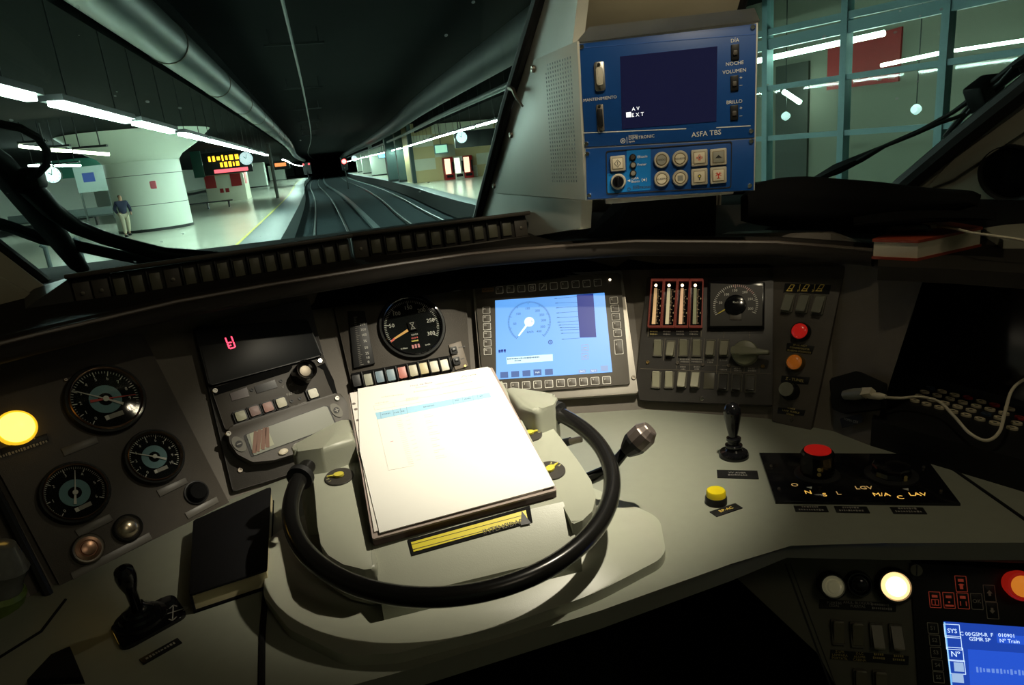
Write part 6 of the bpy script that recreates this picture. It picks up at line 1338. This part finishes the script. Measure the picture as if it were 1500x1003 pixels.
# raised slab under the binder with a sloping front face
prof_ = [(.955,.812),(.632,.812),(.632,.835),(.637,.840),(.684,.872),(.955,.936)]
MB().hull([(-.018,y,z) for y, z in prof_], [(.202,y,z) for y, z in prof_]).build('binder_slab', pedestal_paint, ped, smooth=20)
for nm_, pts_, rd in (('left', [(-.102,.842),(-.096,.87),(-.045,.922),(-.024,.932),(-.022,.850),(-.064,.838)], [.008,.02,.05,0,0,.012]), ('right', [(.200,.945),(.214,.932),(.247,.893),(.262,.868),(.246,.838),(.220,.830),(.200,.855)], [0,.03,.03,.012,.008,.012,0])):
    MB().prism(round_poly(pts_, rd, 5), .812, .931, .008, 3).build('wheel_socket', pedestal_paint, ped, smooth=50)
FS = Frame((.09,.684,.872), 0, 0); dfs = Vector((0,.684-.637,.872-.840)); tl_ = math.degrees(math.atan2(dfs.y, dfs.z)); FS = Frame((.09,.684,.872), 0, tl_)
pts = FS.poly([(597,791),(776,741),(780,765),(603,814)]); pin = FS.poly([(602,795),(770,748),(773,762),(606,809)])
MB().prism([tuple(v) for v in pts], 0, .0012).build('slot_frame', black_matt, ped, FS.M())
sc = MB().prism([tuple(v) for v in pin], .0012, .0018).build('yellow_scale', mat('scale_yellow',(.72,.60,.02),.4,vary=.06), ped, FS.M())
v = FS.l(738,772); r_ = angle(FS.l(770,750)-FS.l(600,797)); MB().text('INTENSIDAD',v.x,v.y,.0085,.0018,r_).build('lettering', mat('text_olive',(.07,.055,.01),.5,vary=0), sc)
v = FS.l(768,762); MB().prism([(v.x-.006,v.y-.006),(v.x+.006,v.y-.006),(v.x,v.y+.011)], .0018, .0024).build('pointer', black_mark, sc)
a, b = FS.l(604,806), FS.l(766,763); MB().bar(a.x,a.y,b.x,b.y,.0006,.0018,.0021).bar(a.x,a.y+.006,b.x,b.y+.006,.0005,.0018,.0021).build('scale_lines', MATS['text_olive'], sc)
def wing_dial(px, r, ang, marks, label):
    v = WG.l(*px); t = thing('dial_knob', label, 'dial', WG.M(v.x, v.y, 0))
    MB().lathe([(r,0),(r,.0015),(r*.97,.0022),(0,.0022)], 40).build('dial_plate', panel_dark, t)
    MB().bar(0,0,r*.78*math.cos(ang),r*.78*math.sin(ang),.0045,.003,.005,.0012).disc(0,0,r*.26,.003,.0058,24,rx=r*.36,rot=ang).build('pointer', mat('pointer_yellow',(.60,.52,.06),.45), t)
    m = MB()
    for i, s in enumerate(marks):
        a = ang+.0+ (i-.5)*.42; m.text(s, r*.76*math.cos(a), r*.76*math.sin(a), r*.30, .0022, a-PI/2)
    m.build('numerals', mat('marks_yellow',(.55,.50,.22),.5), t)
    return t
wing_dial((497,699), .0180, PI-.05, ['III','II','I'], 'black dial with a yellow pointer on the left wing of the pedestal')
wing_dial((776,637), .0170, .12, ['0','A','B'], 'upper black dial with a yellow pointer at the right of the binder')
wing_dial((806,690), .0190, .55, ['5','4','3'], 'lower black dial with a yellow pointer at the right of the binder')
# the ring wheel
wc_ = Vector((.088,.760,.894)); tlt = math.radians(10); e1 = Vector((1,0,0)); e2 = Vector((0,math.cos(tlt),math.sin(tlt)))
def rp_(deg, r=.192, dz=0): return wc_ + (e1*math.cos(math.radians(deg))+e2*math.sin(math.radians(deg)))*r + Vector((0,0,dz))
whl = thing('ring_wheel', 'glossy black ring control wheel around the binder', 'wheel', None)
MB().tube([rp_(a) for a in range(150,393,3)], .0102, 18).build('ring', mat('wheel_black',(.011,.0105,.010),.22,vary=.1,scale=80), whl, smooth=70)
for a in (33, 157): MB().lathe([(.0165,-.004),(.0165,.004)], 24, Matrix.Translation(rp_(a-3 if a < 90 else a+4)) @ (rp_(a+1)-rp_(a-1)).to_track_quat('Z','Y').to_matrix().to_4x4()).build('collar', rubber, whl)
# binder with the route sheet
PG = Frame((.085,.826,.9205), 0, 90-13.4)
bi = thing('binder', 'dark red binder lying tilted on the pedestal', 'binder', PG.M())
pgc = [PG.l(*q) for q in ((513,575),(718,538),(813,712),(548,783))]
bp_ = [tuple(PG.l(*q)) for q in ((510,574),(721,535),(816,714),(545,786))]
MB().prism(round_poly(bp_, .003), -.014, -.006, .001).build('cover', mat('binder_red',(.055,.018,.016),.45,vary=.1), bi)
MB().prism(round_poly(bp_, .003), -.006, -.0035).build('back_sheets', mat('sheet_edge',(.35,.28,.25),.7), bi)
sh2 = thing('paper_sheet', 'punched white sheets showing along the left edge under the route sheet', 'paper', PG.M())
lp_ = [PG.l(*q) for q in ((512,574),(700,545),(795,716),(548,777))]
holes = [(522,592),(525,600),(530,616),(536,632),(541,645)]
MB().prism([tuple(v) for v in lp_], -.0035, -.0015).build('sheets', mat('paper_under',(.80,.76,.70),.8,vary=.02), sh2)
sh3 = [PG.l(*q) for q in ((519,570),(717,538),(812,712),(556,781))]
for x, y in ((518,590),(521,598),(524,614),(528,629),(531,642)):
    v = PG.l(x,y); MB().disc(v.x,v.y,.0026,-.0015,-.0012,16).build('punch_hole', mat('hole_grey',(.16,.13,.12),.8,vary=0), sh2)
pg = thing('route_sheet', 'white printed route sheet with a pale blue table header, on top of the binder', 'paper', PG.M())
MB().prism([tuple(v) for v in ([PG.l(524,569),PG.l(714,537),PG.l(718,539),PG.l(813,711),PG.l(556,780),PG.l(527,660)])], -.0012, 0).build('sheet', paper, pg)
c52 = crop(500,530,5.277)
pgl = lambda x, y: PG.l(*c52(x,y))
r_ = angle(pgl(1150,240)-pgl(270,400))
MB().prism([tuple(v) for v in (pgl(263,393),pgl(1145,236),pgl(1160,272),pgl(277,445))], 0, .0002).build('table_header', mat('header_blue',(.36,.62,.80),.8,vary=0), pg)
ink, pale_ink, hdr_ink = mat('ink_grey',(.48,.46,.44),.8,vary=0), mat('ink_pale',(.62,.60,.55),.8,vary=0), mat('ink_blue',(.20,.32,.45),.8,vary=0)
v = pgl(618,172); MB().text('Hoja de Ruta',v.x,v.y,.0062,0.0,r_).build('lettering', mat('ink_violet',(.45,.42,.52),.8,vary=0), pg)
v = pgl(1010,100); MB().text('renfe',v.x,v.y,.0062,0.0,r_).build('lettering', ink, pg); v = pgl(948,112); MB().bar(v.x-.004,v.y-.002,v.x,v.y+.003,.0014,0,.0002).bar(v.x,v.y+.003,v.x+.004,v.y-.002,.0014,0,.0002).build('logo', ink, pg)
k = 0
for x0, x1, y0, y1, h in ((575,670,198,186,.003),(730,980,174,128,.003),(560,765,232,200,.003),(780,1010,196,150,.003),(310,480,272,250,.003),(500,610,288,270,.003),(790,1110,245,190,.0026),(260,370,322,305,.003),(500,600,300,285,.0025)):
    a, b = pgl(x0,y0), pgl(x1,y1); MB().scribble(0,(b-a).length,0,h,0,seed=k).build('lettering', pale_ink, pg, Matrix.Translation((a.x,a.y,0)) @ Matrix.Rotation(angle(b-a),4,'Z')); k += 1
for x0, x1, y0, y1 in ((315,380,407,396),(410,445,395,388),(465,495,383,378),(635,720,350,335),(880,910,300,296),(950,1000,290,280),(1070,1095,268,262)):
    a, b = pgl(x0,y0), pgl(x1,y1); MB().scribble(0,(b-a).length,0,.0030,0,seed=k).build('lettering', hdr_ink, pg, Matrix.Translation((a.x,a.y,.0002)) @ Matrix.Rotation(angle(b-a),4,'Z')); k += 1
m = MB()
for x, y, x2, y2 in ((300,385,308,438),(398,367,408,420),(455,357,463,408),(503,348,512,400),(860,284,868,330),(935,272,942,316),(1015,260,1022,300),(1050,252,1058,292)):
    a, b = pgl(x,y), pgl(x2,y2); m.bar(a.x,a.y,b.x,b.y,.0004,.0002,.0004)
m.build('header_lines', hdr_ink, pg)
m = MB()
for pa, pb in (((277,445),(365,838)),((365,838),(560,800)),((250,340),(258,372)),((250,340),(1125,190)),((258,372),(640,306)),((405,315),(412,345))):
    a, b = pgl(*pa), pgl(*pb); m.bar(a.x,a.y,b.x,b.y,.0004,0,.0002)
m.build('table_lines', pale_ink, pg)
m2 = MB()
for i in range(24):
    y = 440+i*15.2; x = 420+i*4.2
    a = pgl(x,y); b = pgl(x+60,y-10); m2.bar(a.x,a.y,a.x+(b-a).x*.7,a.y+(b-a).y*.7,.0007,0,.0002)
    if i % 2 == 0: a = pgl(x+70,y-14); m2.bar(a.x,a.y,a.x+.006,a.y+.0012,.0007,0,.0002)
    if i % 3: a = pgl(x+215,y-42); b = pgl(x+250+(i%4)*16,y-50-(i%4)*3); m2.bar(a.x,a.y,b.x,b.y,.0007,0,.0002)
m2.build('table_rows', mat('ink_faint',(.70,.68,.62),.8,vary=0), pg)
m3 = MB(); a = pgl(380,617); b = pgl(402,612); m3.bar(a.x,a.y,b.x,b.y,.0009,0,.0002).build('red_row', mat('ink_red',(.75,.35,.35),.8,vary=0), pg)
# brake lever stalk and small stalk at the right of the pedestal
st_ = thing('control_lever', 'control stalk with a grey barrel grip right of the ring wheel', 'lever')
A_ = [atz(*q, z) for q, z in (((855,704),.845),((872,697),.85),((892,688),.86),((906,672),.872),((920,655),.885))]
MB().tube(A_, [.0085,.0085,.008,.007,.0065], 16).build('stalk', black_gloss, st_)
b0, b1 = atz(916,662,.883), atz(953,627,.915); ax_ = (b1-b0); Lh = ax_.length
MB().lathe([(.0085,0),(.012,.006),(.0165,.016),(.0165,.020)], 12, Matrix.Translation(b0) @ ax_.to_track_quat('Z','Y').to_matrix().to_4x4()).build('grip_base', black_plastic, st_, smooth=20)
MB().lathe([(.0165,.020),(.0168,.022),(.0166,Lh*.78),(.0150,Lh*.82),(.0145,Lh*.84),(.0115,Lh*.97),(.010,Lh),(0,Lh)], 12, Matrix.Translation(b0) @ ax_.to_track_quat('Z','Y').to_matrix().to_4x4()).build('grip', mat('grip_grey',(.16,.13,.115),.35,.5,vary=.15,scale=80), st_, smooth=20)
s2 = thing('control_lever', 'short thin black stalk behind the right side of the ring wheel', 'lever')
MB().tube([atz(824,649,.85), atz(836,646,.855)], .006, 12).build('stalk', black_plastic, s2); MB().tube([atz(835,646.5,.855), atz(852,643,.86)], [.005,.0045], 12).build('metal_tip', dull_metal, s2)
# notebook on the left of the desk
NB = flat(ZD)
nb4 = [Vector((p.x,p.y)) for p in (atz(283,762,.825), atz(397,712,.825), atz(391,834,.825), atz(277,871,.825))]
nb = thing('notebook', 'closed black notebook with cream pages on the left of the desk', 'notebook')
MB().prism([tuple(p) for p in nb4], .800, .8025).build('back_cover', cloth_black, nb)
cn = sum(nb4, Vector((0,0)))/4; MB().prism([tuple(cn+(p-cn)*.965) for p in nb4], .8025, .8225).build('pages', mat('notebook_pages',(.50,.44,.26),.8,vary=.05), nb)
MB().prism(round_poly([tuple(p) for p in nb4], .004), .8225, .825, .001).build('front_cover', mat('notebook_black',(.005,.005,.006),.7,spec=.2), nb)
MB().prism([tuple(p) for p in (nb4[0], nb4[0].lerp(nb4[1],.03), nb4[3].lerp(nb4[2],.03), nb4[3])], .8025, .8225).build('spine', MATS['notebook_black'], nb)
# left lever with its plate
c3 = crop(0,780,3.571)
bpl = thing('lever_plate', 'black rounded plate with engraved arrows under the left lever', 'plate', DK.M())
MB().prism(round_poly([tuple(v) for v in DK.poly([c3(575,500),c3(905,325),c3(985,440),c3(640,632)])], .012), 0, .004, .001).build('plate', black_gloss, bpl)
m = MB(); v = DK.l(*c3(905,415),.004); u = (DK.l(*c3(945,385),.004)-DK.l(*c3(850,415),.004)).normalized(); w_ = Vector((-u.y,u.x))
for d_, L1 in ((u,.016),(-u,.014),(w_,.014),(-w_,.017)):
    e = v+d_*L1; n_ = Vector((-d_.y,d_.x)); m.bar(v.x,v.y,e.x,e.y,.0012,.004,.0044)
    for s in (1,-1): q = e-d_*.005+n_*s*.004; m.bar(q.x,q.y,e.x,e.y,.0012,.004,.0044)
m.build('arrows', mat('arrow_grey',(.30,.29,.26),.5,vary=0), bpl)
p = DK.l(*c3(738,455),.004); base = Vector((p.x,p.y,.804)); top = atz(181,836,.885)
lv = thing('brake_lever', 'black joystick lever standing on the left of the desk', 'lever', Matrix.Translation(base))
MB().lathe([(.028,0),(.027,.004),(.022,.006),(.021,.009),(.016,.011),(.015,.014),(.009,.018),(.007,.022)], 40).build('gaiter', black_gloss, lv)
ax_ = top-base; MB().tube([ax_*.15, ax_*.6, ax_*.78, ax_*.9, ax_*1.0, ax_*1.06], [.0055,.006,.0095,.0105,.0095,.004], 16).build('stick', black_gloss, lv)
t = desk_plate([(728,668),(930,555),(945,580),(760,690)], c3, [.03], .006, 'black name plate in front of the left lever')
bx = [Vector(v) for v in DK.poly([c3(275,665),c3(375,622),c3(445,790),c3(150,800)])]
tag(MB().prism([tuple(v) for v in bx], 0, .008, .002).build('rubber_pad', black_matt, None, DK.M()), 'flat black pad at the bottom left corner of the desk', 'pad')
